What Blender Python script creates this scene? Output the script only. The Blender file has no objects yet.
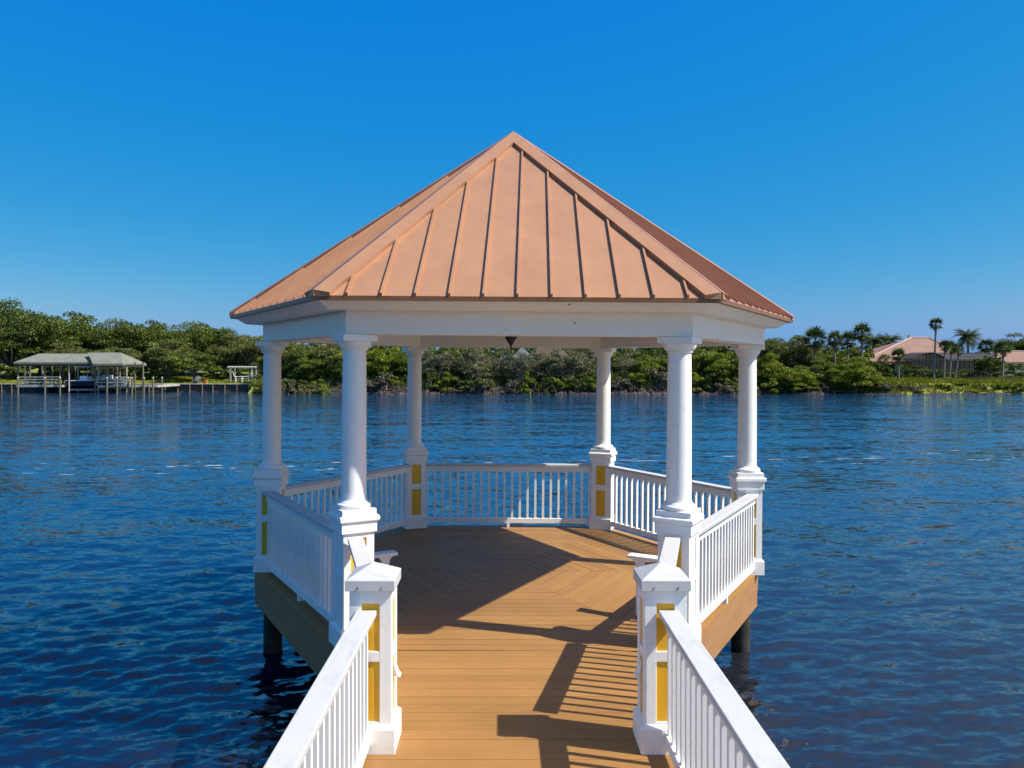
import bpy, math, random
import numpy as np
from mathutils import Vector, Matrix
R = math.radians
random.seed(7)
scene = bpy.context.scene
COL = scene.collection

# ------------------------------------------------------------------ camera data
CAMX, CAMY, CAMZ, F = -0.095, -9.816, 2.59, 782.0
WATER = -1.0
def PX(px, d): return (px-503.3)*d/F + CAMX
def PY(d): return d + CAMY
def PZ(y, d): return CAMZ + (364-y)*d/F

# ------------------------------------------------------------------ materials
def new_mat(name):
    m = bpy.data.materials.new(name); m.use_nodes = True
    nt = m.node_tree
    b = nt.nodes.get('Principled BSDF')
    return m, nt, b
def link(nt, a, b): nt.links.new(a, b)
def noise(nt, scale, detail=4, rough=.6, coord='Object', stretch=None, dist=0.0):
    tc = nt.nodes.new('ShaderNodeTexCoord')
    n = nt.nodes.new('ShaderNodeTexNoise')
    n.inputs['Scale'].default_value = scale
    n.inputs['Detail'].default_value = detail
    n.inputs['Roughness'].default_value = rough
    n.inputs['Distortion'].default_value = dist
    src = tc.outputs[coord]
    if stretch:
        mp = nt.nodes.new('ShaderNodeMapping')
        mp.inputs['Scale'].default_value = stretch
        link(nt, src, mp.inputs['Vector']); src = mp.outputs['Vector']
    link(nt, src, n.inputs['Vector'])
    return n
def ramp(nt, fac, stops):
    r = nt.nodes.new('ShaderNodeValToRGB')
    el = r.color_ramp.elements
    while len(el) < len(stops): el.new(.5)
    for e, (p, c) in zip(el, stops):
        e.position = p; e.color = (c[0], c[1], c[2], 1) if hasattr(c, '__len__') else (c, c, c, 1)
    link(nt, fac, r.inputs['Fac'])
    return r
def mix(nt, fac, a, b, mode='MIX'):
    m = nt.nodes.new('ShaderNodeMix'); m.data_type = 'RGBA'; m.blend_type = mode
    for i, v in ((0, fac), (6, a), (7, b)):
        if hasattr(v, 'is_output'): link(nt, v, m.inputs[i])
        elif i == 0: m.inputs[0].default_value = v
        else: m.inputs[i].default_value = (v[0], v[1], v[2], 1)
    return m.outputs[2]
def bump(nt, b, height, strength=.3, dist=.01):
    n = nt.nodes.new('ShaderNodeBump'); n.inputs['Strength'].default_value = strength
    n.inputs['Distance'].default_value = dist
    link(nt, height, n.inputs['Height']); link(nt, n.outputs['Normal'], b.inputs['Normal'])
def simple(name, c1, c2, scale=3, rough=.6, metal=0, bmp=0, coord='Object', stretch=None):
    m, nt, b = new_mat(name)
    n = noise(nt, scale, coord=coord, stretch=stretch)
    r = ramp(nt, n.outputs['Fac'], [(.32, c1), (.68, c2)])
    link(nt, r.outputs['Color'], b.inputs['Base Color'])
    b.inputs['Roughness'].default_value = rough; b.inputs['Metallic'].default_value = metal
    if bmp: bump(nt, b, n.outputs['Fac'], bmp)
    return m

def make_white(name, base=(.84,.83,.80), dirt=(.50,.49,.46), amount=.5, streak=None, spots=False):
    m, nt, b = new_mat(name)
    n1 = noise(nt, 1.7, 6, .65)
    n2 = noise(nt, 26, 5, .7)
    n3 = noise(nt, 9, 8, .8, dist=.9, stretch=streak)
    r1 = ramp(nt, n1.outputs['Fac'], [(.35, .0), (.75, amount*.45)])
    c = mix(nt, r1.outputs['Color'], base, (base[0]*.86, base[1]*.87, base[2]*.86))
    r2 = ramp(nt, n3.outputs['Fac'], [(.50, .0), (.70, amount)])
    c = mix(nt, r2.outputs['Color'], c, dirt)
    r3 = ramp(nt, n2.outputs['Fac'], [(.66, .0), (.72, amount)])
    c = mix(nt, r3.outputs['Color'], c, (.36,.34,.30))
    if spots:                       # rust spots where nails and insects have marked the boards
        tc = nt.nodes.new('ShaderNodeTexCoord'); vo = nt.nodes.new('ShaderNodeTexVoronoi'); vo.inputs['Scale'].default_value = 3.2
        link(nt, tc.outputs['Object'], vo.inputs['Vector'])
        rs = ramp(nt, vo.outputs['Distance'], [(.035, .75), (.06, 0.)])
        c = mix(nt, rs.outputs['Color'], c, (.22,.11,.05))
    link(nt, c, b.inputs['Base Color'])
    b.inputs['Roughness'].default_value = .55
    bump(nt, b, n2.outputs['Fac'], .12, .004)
    return m
M = {}
M['white'] = make_white('white_paint', amount=.30)
M['rail'] = make_white('weathered_white_paint', amount=.6, base=(.51,.51,.515), dirt=(.33,.33,.33), streak=(.35,1.6,1))
M['beam'] = make_white('beam_paint', base=(.87,.82,.74), spots=True, amount=.14)
M['yellow'] = simple('yellow_paint', (.74,.395,.012), (.80,.44,.018), 6, .5, bmp=.1)
M['ceiling'] = simple('ceiling_board', (.55,.50,.42), (.62,.57,.49), 5, .6)
M['black'] = simple('black_iron', (.012,.011,.011), (.02,.018,.017), 20, .5)
M['steel'] = simple('zinc_steel', (.35,.35,.36), (.45,.45,.46), 30, .35, .8)
M['glassy'] = simple('lantern_glass', (.25,.24,.2), (.32,.3,.25), 4, .1)

def deck_mat(name='composite_decking'):
    m, nt, b = new_mat(name)
    g = nt.nodes.new('ShaderNodeNewGeometry')
    at = nt.nodes.new('ShaderNodeAttribute'); at.attribute_name = 'grain'
    n = nt.nodes.new('ShaderNodeTexNoise'); n.inputs['Scale'].default_value = 1.0
    n.inputs['Detail'].default_value = 6; n.inputs['Roughness'].default_value = .7
    link(nt, at.outputs['Vector'], n.inputs['Vector'])
    n2 = noise(nt, .9, 5, .6)
    n3 = noise(nt, 5.5, 5, .7, dist=.8)
    c = ramp(nt, g.outputs['Random Per Island'], [(0, (.292,.142,.038)), (.5, (.325,.160,.044)), (1, (.352,.176,.050))]).outputs['Color']
    r = ramp(nt, n.outputs['Fac'], [(.3, (.88,.88,.88)), (.7, (1.05,1.05,1.05))])
    c = mix(nt, 1.0, c, r.outputs['Color'], 'MULTIPLY')
    r = ramp(nt, n2.outputs['Fac'], [(.3, (.86,.85,.84)), (.7, (1.08,1.08,1.08))])
    c = mix(nt, 1.0, c, r.outputs['Color'], 'MULTIPLY')
    r = ramp(nt, n3.outputs['Fac'], [(.60, 0.), (.80, .28)])
    c = mix(nt, r.outputs['Color'], c, (.39,.25,.125))
    link(nt, c, b.inputs['Base Color'])
    b.inputs['Roughness'].default_value = .62
    bump(nt, b, n.outputs['Fac'], .25, .004)
    return m
M['deck'] = deck_mat()
M['fascia'] = simple('fascia_board', (.30,.148,.056), (.36,.188,.073), 1.5, .6, bmp=.15, stretch=(1,1,8))
M['joist'] = simple('treated_joist', (.10,.075,.05), (.15,.11,.075), 3, .8)
M['piling'] = simple('tarred_piling', (.012,.011,.010), (.04,.036,.03), 5, .8, bmp=.4)

def roof_mat():
    m, nt, b = new_mat('copper_painted_metal')
    n1 = noise(nt, 1.1, 4, .6); n2 = noise(nt, 22, 4, .7)
    n3 = noise(nt, 2.6, 5, .7, stretch=(1,1,.3))
    c = ramp(nt, n1.outputs['Fac'], [(.3, (.395,.198,.104)), (.7, (.435,.223,.120))]).outputs['Color']
    r = ramp(nt, n3.outputs['Fac'], [(.35, (.90,.90,.92)), (.7, (1.06,1.05,1.03))])
    c = mix(nt, 1.0, c, r.outputs['Color'], 'MULTIPLY')
    r = ramp(nt, n2.outputs['Fac'], [(.66, 0.), (.78, .22)])
    c = mix(nt, r.outputs['Color'], c, (.30,.13,.065))
    link(nt, c, b.inputs['Base Color'])
    b.inputs['Metallic'].default_value = .08
    b.inputs['Roughness'].default_value = .40
    n4 = noise(nt, 3.2, 2, .5); bump(nt, b, n4.outputs['Fac'], .25, .02)
    return m
M['roof'] = roof_mat()
M['drip'] = simple('drip_edge_metal', (.20,.085,.035), (.26,.115,.05), 4, .45, .3)

def leaf_mat(name, ca, cb, cc, trans=.3, sc=.55):
    """leaf colour varies from clump to clump and from plant to plant"""
    m = bpy.data.materials.new(name); m.use_nodes = True; nt = m.node_tree
    for n in list(nt.nodes): nt.nodes.remove(n)
    out = nt.nodes.new('ShaderNodeOutputMaterial')
    g = nt.nodes.new('ShaderNodeNewGeometry')
    n = noise(nt, sc, 3, .6)
    c = ramp(nt, n.outputs['Fac'], [(.34, ca), (.52, cb), (.7, cc)]).outputs['Color']
    r = ramp(nt, g.outputs['Random Per Island'], [(0, (.62,.66,.7)), (.6, (1.05,1.05,1.05)), (1, (1.4,1.34,1.25))])
    c = mix(nt, 1.0, c, r.outputs['Color'], 'MULTIPLY')
    oi = nt.nodes.new('ShaderNodeObjectInfo')
    r = ramp(nt, oi.outputs['Random'], [(0, (.78,.84,.9)), (1, (1.2,1.14,1.0))])
    c = mix(nt, 1.0, c, r.outputs['Color'], 'MULTIPLY')
    d = nt.nodes.new('ShaderNodeBsdfDiffuse'); t = nt.nodes.new('ShaderNodeBsdfTranslucent')
    gl = nt.nodes.new('ShaderNodeBsdfGlossy'); gl.inputs['Roughness'].default_value = .45
    mx = nt.nodes.new('ShaderNodeMixShader'); mx.inputs[0].default_value = trans
    mx2 = nt.nodes.new('ShaderNodeMixShader'); mx2.inputs[0].default_value = .02
    link(nt, c, d.inputs['Color']); link(nt, c, t.inputs['Color'])
    link(nt, d.outputs[0], mx.inputs[1]); link(nt, t.outputs[0], mx.inputs[2])
    link(nt, mx.outputs[0], mx2.inputs[1]); link(nt, gl.outputs[0], mx2.inputs[2])
    link(nt, mx2.outputs[0], out.inputs['Surface'])
    return m
M['oak'] = leaf_mat('oak_leaves', (.048,.075,.011), (.095,.132,.019), (.165,.190,.034))
M['oak2'] = leaf_mat('olive_leaves', (.090,.112,.024), (.155,.170,.040), (.24,.235,.075))
M['bright'] = leaf_mat('bright_mangrove_leaves', (.105,.140,.012), (.185,.225,.018), (.28,.30,.030), .35)
M['mid'] = leaf_mat('mangrove_leaves', (.070,.100,.013), (.130,.165,.022), (.215,.240,.038), .35)
M['silver'] = leaf_mat('silvery_leaves', (.095,.100,.048), (.165,.165,.085), (.28,.265,.17), .25, .9)
M['twigs'] = leaf_mat('bare_twigs', (.085,.075,.045), (.14,.125,.085), (.22,.20,.14), .1, 1.2)
M['palm'] = leaf_mat('palm_fronds', (.045,.075,.022), (.075,.105,.032), (.12,.14,.045), .2)
M['deadpalm'] = leaf_mat('dead_fronds', (.16,.11,.05), (.21,.15,.07), (.27,.20,.10), .1)
M['bark'] = simple('grey_bark', (.13,.11,.09), (.24,.21,.175), 2.5, .9, bmp=.5)
M['palmbark'] = simple('palm_bark', (.17,.145,.12), (.27,.24,.20), 2.5, .9, bmp=.4)
M['lawn'] = simple('lawn_grass', (.115,.150,.018), (.185,.205,.030), .35, .9)
M['marsh'] = leaf_mat('marsh_grass', (.12,.145,.012), (.20,.205,.016), (.28,.25,.025), .3, .25)
M['mud'] = simple('muddy_ground', (.10,.08,.055), (.20,.165,.12), .5, .95)
M['rock'] = simple('oyster_rock', (.022,.017,.014), (.085,.064,.052), .9, .95, bmp=.6)
M['seawall'] = simple('old_timber_wall', (.050,.033,.020), (.095,.065,.042), .8, .9)
M['wallpost'] = simple('brown_timber_post', (.12,.092,.062), (.19,.15,.10), 2, .9)
M['capboard'] = simple('grey_timber_cap', (.36,.34,.31), (.48,.46,.42), 1.5, .8)
M['greywood'] = simple('weathered_timber', (.30,.29,.25), (.43,.42,.37), 1.5, .8)
M['greenpile'] = simple('treated_green_piling', (.085,.095,.055), (.15,.14,.08), 2, .8)
M['shingle'] = simple('grey_shingle', (.135,.145,.115), (.195,.20,.16), 1.2, .9)
M['tile'] = simple('pink_roof_tile', (.215,.115,.085), (.265,.148,.11), .7, .8)
M['ridge'] = simple('pale_ridge_tile', (.45,.32,.26), (.5,.37,.3), 2, .8)
M['stucco'] = simple('beige_stucco', (.50,.44,.36), (.58,.52,.43), 1, .9)
M['window'] = simple('dark_window', (.015,.02,.025), (.03,.04,.05), 1, .08)
M['screenframe'] = simple('bronze_frame', (.05,.045,.042), (.08,.072,.066), 2, .5)
M['navy'] = simple('navy_gelcoat', (.008,.012,.035), (.012,.018,.05), 1, .2)
M['gel'] = simple('white_gelcoat', (.72,.73,.75), (.8,.8,.8), 1, .25)
M['plastic'] = simple('white_plastic', (.75,.75,.73), (.8,.8,.78), 1, .5)
M['darkplastic'] = simple('dark_resin', (.02,.024,.03), (.035,.04,.05), 1, .5)
M['orange'] = simple('orange_plastic', (.65,.16,.03), (.7,.2,.04), 1, .5)
M['greyplastic'] = simple('grey_resin', (.12,.13,.15), (.18,.19,.2), 1, .5)
m_, nt_, b_ = new_mat('insect_screen')
b_.inputs['Base Color'].default_value = (.010,.011,.014,1); b_.inputs['Roughness'].default_value = .8
b_.inputs['Alpha'].default_value = .9
M['screen'] = m_

# ------------------------------------------------------------------ mesh builder
class MB:
    def __init__(s): s.v = []; s.f = []
    def add(s, vs, fs, mat=None):
        o = len(s.v)
        s.v += [tuple(mat @ Vector(v)) if mat is not None else tuple(v) for v in vs]
        s.f += [tuple(i+o for i in f) for f in fs]
        return s
    def box(s, x0, x1, y0, y1, z0, z1, mat=None):
        vs = [(x0,y0,z0),(x1,y0,z0),(x1,y1,z0),(x0,y1,z0),(x0,y0,z1),(x1,y0,z1),(x1,y1,z1),(x0,y1,z1)]
        return s.add(vs, [(0,3,2,1),(4,5,6,7),(0,1,5,4),(1,2,6,5),(2,3,7,6),(3,0,4,7)], mat)
    def sq(s, w, z0, z1, w2=None):
        a = w/2; b = (w2 if w2 is not None else w)/2
        vs = [(-a,-a,z0),(a,-a,z0),(a,a,z0),(-a,a,z0),(-b,-b,z1),(b,-b,z1),(b,b,z1),(-b,b,z1)]
        return s.add(vs, [(0,3,2,1),(4,5,6,7),(0,1,5,4),(1,2,6,5),(2,3,7,6),(3,0,4,7)])
    def lathe(s, prof, n=32, cx=0, cy=0):
        vs = []; fs = []
        for r, z in prof:
            for i in range(n):
                a = 2*math.pi*i/n; vs.append((cx+r*math.cos(a), cy+r*math.sin(a), z))
        for j in range(len(prof)-1):
            for i in range(n):
                k = (i+1) % n; fs.append((j*n+i, j*n+k, (j+1)*n+k, (j+1)*n+i))
        fs.append(tuple(range(n-1, -1, -1))); fs.append(tuple((len(prof)-1)*n+i for i in range(n)))
        return s.add(vs, fs)
    def hexloft(s, prof, closed=True):
        """profile of (R,z) swept round the six corners"""
        vs = []; fs = []; n = len(prof)
        for k in range(6):
            a = R(60*k)
            for r, z in prof: vs.append((r*math.cos(a), r*math.sin(a), z))
        m = n if closed else n-1
        for k in range(6):
            q = (k+1) % 6
            for j in range(m):
                j2 = (j+1) % n; fs.append((k*n+j, q*n+j, q*n+j2, k*n+j2))
        return s.add(vs, fs)
    def tube(s, pts, radii, n=8):
        vs = []; fs = []
        P = [Vector(p) for p in pts]
        for i, p in enumerate(P):
            t = (P[min(i+1, len(P)-1)]-P[max(i-1, 0)]).normalized()
            u = t.orthogonal().normalized() if abs(t.z) < .99 else Vector((1,0,0))
            if i: u = (pu - t*pu.dot(t)).normalized()
            pu = u; w = t.cross(u)
            for k in range(n):
                a = 2*math.pi*k/n; vs.append(p+(u*math.cos(a)+w*math.sin(a))*radii[i])
        for i in range(len(P)-1):
            for k in range(n):
                q = (k+1) % n; fs.append((i*n+k, i*n+q, (i+1)*n+q, (i+1)*n+k))
        fs.append(tuple(range(n-1, -1, -1))); fs.append(tuple((len(P)-1)*n+i for i in range(n)))
        return s.add(vs, fs)
    def build(s, name, mat, parent=None, loc=(0,0,0), rz=0, bevel=0, smooth=False, fix=True):
        me = bpy.data.meshes.new(name); me.from_pydata(s.v, [], s.f)
        me.materials.append(mat)
        if fix:
            import bmesh
            bm = bmesh.new(); bm.from_mesh(me); bmesh.ops.recalc_face_normals(bm, faces=bm.faces); bm.to_mesh(me); bm.free()
        if smooth:
            me.shade_smooth()
        o = bpy.data.objects.new(name, me); COL.objects.link(o)
        o.location = loc; o.rotation_euler = (0,0,rz)
        if parent: o.parent = parent
        if smooth:
            try: me.set_sharp_from_angle(angle=R(40))
            except Exception: pass
        if bevel:
            b = o.modifiers.new('edge', 'BEVEL'); b.width = bevel; b.segments = 2; b.limit_method = 'ANGLE'; b.angle_limit = R(40)
        return o
def tag(o, label=None, cat=None, group=None, kind=None):
    if label: o['label'] = label
    if cat: o['category'] = cat
    if group: o['group'] = group
    if kind: o['kind'] = kind
    return o
def empty(name, loc, rz=0, label=None, cat=None, group=None, parent=None):
    o = bpy.data.objects.new(name, None); COL.objects.link(o); o.location = loc; o.rotation_euler = (0,0,rz)
    o.empty_display_size = .2
    if parent: o.parent = parent
    return tag(o, label, cat, group)
def kids(o): return [c for c in bpy.data.objects if c.parent == o]
def copy_tree(o, parent=None, loc=None, rz=None):
    c = o.copy(); COL.objects.link(c); c.parent = parent
    if loc is not None: c.location = loc
    if rz is not None: c.rotation_euler = (0,0,rz)
    for ch in kids(o): copy_tree(ch, c)
    return c
def fast_mesh(name, verts, quads, mat):
    me = bpy.data.meshes.new(name)
    nv, nf = len(verts), len(quads)
    me.vertices.add(nv); me.vertices.foreach_set('co', np.asarray(verts, dtype=np.float32).ravel())
    me.loops.add(nf*4); me.loops.foreach_set('vertex_index', np.asarray(quads, dtype=np.int32).ravel())
    me.polygons.add(nf); me.polygons.foreach_set('loop_start', np.arange(0, nf*4, 4, dtype=np.int32))
    me.materials.append(mat); me.update(calc_edges=True)
    return me

# ================================================================== GAZEBO
gz = empty('gazebo', (-.008,0,0), .0044, 'white hexagonal gazebo with copper coloured metal roof standing over the water', 'gazebo')
gz.rotation_euler.y = R(.4)      # the platform has settled a little on its right side
RC = 3.0        # column circle
RD = 3.165       # deck circle
AP = math.cos(R(30))

def planks_object(name, polys, parent, z0=-.026, z1=0.0, bevel=.003, loc=(0,0,0)):
    """polys: list of (corner list, direction of grain). each board an island; grain coordinates run along the board"""
    mb = MB(); grain = []
    rnd = random.Random(3)
    for pts, ang in polys:
        n = len(pts); dz = rnd.uniform(-.0012, .0012)
        vs = [(x, y, z0) for x, y in pts] + [(x, y, z1+dz) for x, y in pts]
        fs = [tuple(range(n-1, -1, -1)), tuple(range(n, 2*n))] + [(i, (i+1) % n, (i+1) % n+n, i+n) for i in range(n)]
        mb.add(vs, fs)
        off = rnd.uniform(0, 90)
        c, s = math.cos(ang), math.sin(ang)
        for v in vs:
            grain.append(((v[0]*c+v[1]*s)*2.2, (-v[0]*s+v[1]*c)*45+off, off))
    o = mb.build(name, M['deck'], parent, loc=loc, fix=False)
    at = o.data.attributes.new('grain', 'FLOAT_VECTOR', 'POINT')
    at.data.foreach_set('vector', np.array(grain, dtype=np.float32).ravel())
    return o

# deck boards: concentric hexagon, mitred at the six corners
polys = []
pitch, gap = .139, .006
a_out = RD*AP
kmax = int(a_out/pitch)+1
t30 = math.tan(R(30))
for s in range(6):
    na = R(-90+60*s); nx, ny = math.cos(na), math.sin(na); tx, ty = -ny, nx
    for k in range(kmax+1):
        a1 = a_out - k*pitch; a0 = a1 - (pitch-gap)
        if a1 < .03: break
        a0 = max(a0, .002)
        l1 = a1*t30-.002; l0 = max(a0*t30-.002, .0005)
        P = lambda a, l: (nx*a+tx*l, ny*a+ty*l)
        polys.append(([P(a1,-l1), P(a1,l1), P(a0,l0), P(a0,-l0)], math.atan2(ty, tx)))
planks_object('decking', polys, gz, loc=(-.045,0,0))
# deck frame: fascia boards, joists
mb = MB()
mb.hexloft([(RD-.005,-.030),(RD-.05,-.030),(RD-.05,-.235),(RD-.005,-.235)])
mb.hexloft([(RD-.012,-.237),(RD-.05,-.237),(RD-.05,-.43),(RD-.012,-.43)])
mb.build('fascia', M['fascia'], gz, bevel=.004, loc=(-.045,0,0))
mb = MB()
for y in np.arange(-2.5, 2.6, .42):
    w = (RD-.1) - abs(y)/math.tan(R(60)) - .02
    w = min(w, RD-.12)
    mb.box(-w, w, y-.025, y+.025, -.24, -.030)
for x in (-1.9, 0, 1.9):
    h = min(2.7, (RD-.15-abs(x))*math.tan(R(60)))
    mb.box(x-.08, x+.08, -h, h, -.45, -.245)
mb.build('joists', M['joist'], gz)
pile = MB().lathe([(.115,-3.2),(.115,-.445)], 16)
pl0 = pile.build('piling', M['piling'], gz, loc=(2.90,0,0), smooth=True)
for x, y in ((-2.97,0),(1.45,-2.45),(-1.45,-2.45),(1.45,2.45),(-1.45,2.45),(0,0)):
    c = pl0.copy(); COL.objects.link(c); c.location = (x,y,0)

# ---- pedestal with yellow inset panels (built at the origin, then copied round)
def make_pedestal():
    mb = MB()
    mb.sq(.345, 0, .17); mb.sq(.345, .17, .195, .30)                # plinth with weathered top
    mb.sq(.262, .19, 1.06)
    for sx in (-1, 1):
        for sy in (-1, 1):
            a, b = sorted((sx*.0725, sx*.1475)); c, d = sorted((sy*.0725, sy*.1475))
            mb.box(a, b, c, d, .19, 1.058)
    for (z0, z1) in ((.19, .213), (.615, .70), (1.0, 1.056)):      # cross rails on each face
        mb.box(-.072, .072, -.1465, -.128, z0, z1); mb.box(-.072, .072, .128, .1465, z0, z1)
        mb.box(-.1465, -.128, -.072, .072, z0, z1); mb.box(.128, .1465, -.072, .072, z0, z1)
    mb.sq(.335, 1.052, 1.145)                                        # neck band
    mb.sq(.345, 1.147, 1.160, .376); mb.sq(.376, 1.160, 1.196); mb.sq(.376, 1.196, 1.212, .335)
    mb.sq(.325, 1.212, 1.262)                                        # column plinth
    p = mb.build('pedestal', M['white'], gz, bevel=.004)
    for k in range(4):
        for z0, z1 in ((.214, .614), (.701, .999)):
            q = MB().box(-.0718, .0718, -.1355, -.1305, z0, z1)
            q.build('panel', M['yellow'], p, rz=R(90*k))
    return p
def make_column():
    prof = [(.152,1.262),(.158,1.272),(.162,1.283),(.160,1.296),(.152,1.306),(.138,1.310),(.134,1.320),(.126,1.327),(.120,1.337),(.1165,1.350),(.1155,1.40)]
    for i in range(1, 9):
        t = i/8; prof.append((.1155 - .009*t**1.6, 1.40+(2.700-1.40)*t))
    prof += [(.115,2.704),(.120,2.708),(.121,2.714),(.118,2.719),(.128,2.726),(.142,2.742),(.151,2.760),(.154,2.775),(.153,2.788)]
    sh = MB().lathe(prof, 40).build('column', M['white'], gz, smooth=True)
    MB().sq(.325, 2.788, 2.848).build('abacus', M['white'], sh, bevel=.004)
    return sh
ROT = [0, R(22), R(-22), 0, R(-60+90), R(60-90)]     # corners at 0,60,120,180,240,300 degrees
ROT = [0, R(-22), R(22), 0, R(30), R(-30)]
ped = make_pedestal(); colm = make_column()
first = True
for k in range(6):
    a = R(60*k); p = (RC*math.cos(a) - (.035 if k == 0 else 0) + (.012 if k > 3 else 0), RC*math.sin(a), 0)
    if first:
        ped.location = p; ped.rotation_euler.z = ROT[k]; colm.location = p; colm.rotation_euler.z = ROT[k]; first = False
    else:
        copy_tree(ped, gz, p, ROT[k]); copy_tree(colm, gz, p, ROT[k])

for c in list(bpy.data.objects):        # the outward faces of the two front pedestals are painted white
    if c.name.startswith('panel') and c.parent and c.parent.name.startswith('pedestal'):
        px_, py_ = c.parent.location.x, c.parent.location.y
        if py_ < -1 and abs(c.rotation_euler.z - R(270 if px_ < 0 else 90)) < .01:
            c.data = c.data.copy(); c.data.materials[0] = M['white']
# ---- railings
def baluster_mesh(z0, z1):
    o = MB().box(-.0175, .0175, -.0175, .0175, z0, z1)
    me = bpy.data.meshes.new('baluster'); me.from_pydata(o.v, [], o.f); me.materials.append(M['white']); return me
def railing(parent, A, B, top, zb=.07, sp=.125, post_gap=.15, as_one=False):
    A = Vector(A); B = Vector(B); L = (B-A).length - 2*post_gap
    mid = (A+B)/2; rz = math.atan2(B.y-A.y, B.x-A.x)
    h = L/2
    mb = MB().box(-h, h, -.0675, .0675, top-.038, top)
    r = mb.build('railing', M['rail'], parent, loc=(mid.x, mid.y, 0), rz=rz, bevel=.006)
    MB().box(-h-.004, h+.004, -.022, .022, top-.125, top-.038).build('subrail', M['white'], r, bevel=.003)
    bt = MB().box(-h-.004, h+.004, -.03, .03, zb, zb+.078)
    bt.box(-.022, .022, -.03, .03, .0, zb)
    bt.build('bottom_rail', M['white'], r, bevel=.003)
    n = int(round(L/sp)); s = L/n
    xs = [-h + s*(i+.5) for i in range(n)]
    if as_one:
        mb = MB()
        for x in xs: mb.box(x-.0175, x+.0175, -.0175, .0175, zb+.078, top-.125)
        tag(mb.build('balusters', M['white'], r), kind='stuff')
    else:
        me = baluster_mesh(zb+.078, top-.125)
        for x in xs:
            o = bpy.data.objects.new('baluster', me); COL.objects.link(o); o.location = (x,0,0); o.parent = r
    return r
V6 = [(RC*math.cos(R(60*k)), RC*math.sin(R(60*k)), 0) for k in range(6)]
for a, b in ((3,2),(2,1),(1,0)):
    railing(gz, V6[a], V6[b], 1.008)
for sx in (-1, 1):          # the two front sides sit a little further out on the pedestals
    railing(gz, (sx*3.085, 0, 0), (sx*1.535+.02, -2.60, 0), 1.005)

# ---- beam, eaves, ceiling
mb = MB().hexloft([(3.15,2.85),(3.15,3.075),(2.85,3.075),(2.85,2.85)])
bm_ = mb.build('beam', M['beam'], gz, bevel=.004, loc=(.028,0,0))
MB().hexloft([(3.335,3.064),(3.49,3.150),(3.49,3.158),(3.19,3.158),(3.1515,3.064)]).build('eave_fascia', M['beam'], gz, bevel=.003)
mb = MB(); vs = [(2.84*math.cos(R(60*k)), 2.84*math.sin(R(60*k)), z) for z in (3.06, 3.074) for k in range(6)]
mb.add(vs, [tuple(range(6)), tuple(range(6, 12))] + [(i, (i+1) % 6, (i+1) % 6+6, i+6) for i in range(6)])
mb.build('ceiling', M['ceiling'], gz)

# ---- roof
RE, ZE, ZA = 3.53, 3.172, 5.455
aE = RE*AP; slope = math.hypot(aE, ZA-ZE); half = RE/2
mb = MB()
for s in range(6):
    na = R(-90+60*s); n = Vector((math.cos(na), math.sin(na), 0)); t = Vector((-n.y, n.x, 0))
    up = (Vector((0,0,ZA)) - (n*aE + Vector((0,0,ZE)))).normalized()      # up the slope
    nn = t.cross(up)
    E0 = n*aE + Vector((0,0,ZE))
    A = Vector((0,0,ZA))
    c0, c1 = E0 - t*half, E0 + t*half
    dn = Vector((0,0,-.03))
    mb.add([c0, c1, A, c0+dn, c1+dn, A+dn], [(0,1,2), (5,4,3), (0,3,4,1)])
    # standing seams
    for k in range(-5, 6):
        u = k*.295
        ta = half/slope; sk = .032 if s == 0 else 0.0       # the seams of the front slope run slightly askew
        l = (half-u)/(ta+sk) if u + sk*(half-u)/(ta+sk) >= 0 else (half+u)/(ta-sk)
        l = max(l - .120/math.sin(math.atan(ta)), .08)
        w, h = .0095, .029
        b0 = E0 + t*u + up*(.004); b1 = E0 + t*(u+sk*l) + up*l
        vs = [b0-t*w, b0+t*w, b0+t*w+nn*h, b0-t*w+nn*h, b1-t*w, b1+t*w, b1+t*w+nn*h, b1-t*w+nn*h]
        mb.add(vs, [(0,1,2,3), (7,6,5,4), (0,4,5,1), (1,5,6,2), (2,6,7,3), (3,7,4,0)])
roof = mb.build('roof', M['roof'], gz, fix=True)
ah = math.atan(half/slope)
for k in range(6):
    va = R(60*k); E = Vector((RE*math.cos(va), RE*math.sin(va), ZE)); A = Vector((0,0,ZA))
    mb = MB()
    for sgn in (-1, 1):
        na = va + sgn*R(30); n = Vector((math.cos(na), math.sin(na), 0))
        t = Vector((-n.y, n.x, 0))*(-sgn)          # from the corner towards the middle of this face
        t = t*(-1) if (n*aE - Vector((E.x,E.y,0))).dot(t) < 0 else t
        up = (A - (n*aE+Vector((0,0,ZE)))).normalized()
        nn = t.cross(up); nn = nn if nn.z > 0 else -nn
        w = .135
        Ein = E + t*(w/math.sin(math.pi/2-ah)); Min = A - up*(w/math.sin(ah))
        out = -up*.015
        hi = Vector((0,0,.058)); h2 = nn*.042
        vs = [E+out+hi, Ein+out+h2, Min+h2, A+hi, E+out, Ein+out, Min, A]
        mb.add(vs, [(0,1,2,3), (4,7,6,5), (1,5,6,2), (0,4,5,1), (3,2,6,7)])
    mb.build('hip_cap', M['roof'], roof)
MB().hexloft([(RE+.004,ZE-.040),(RE+.004,ZE-.001),(RE-.05,ZE-.001),(RE-.05,ZE-.040)]).build('drip_edge', M['drip'], roof)

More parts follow.
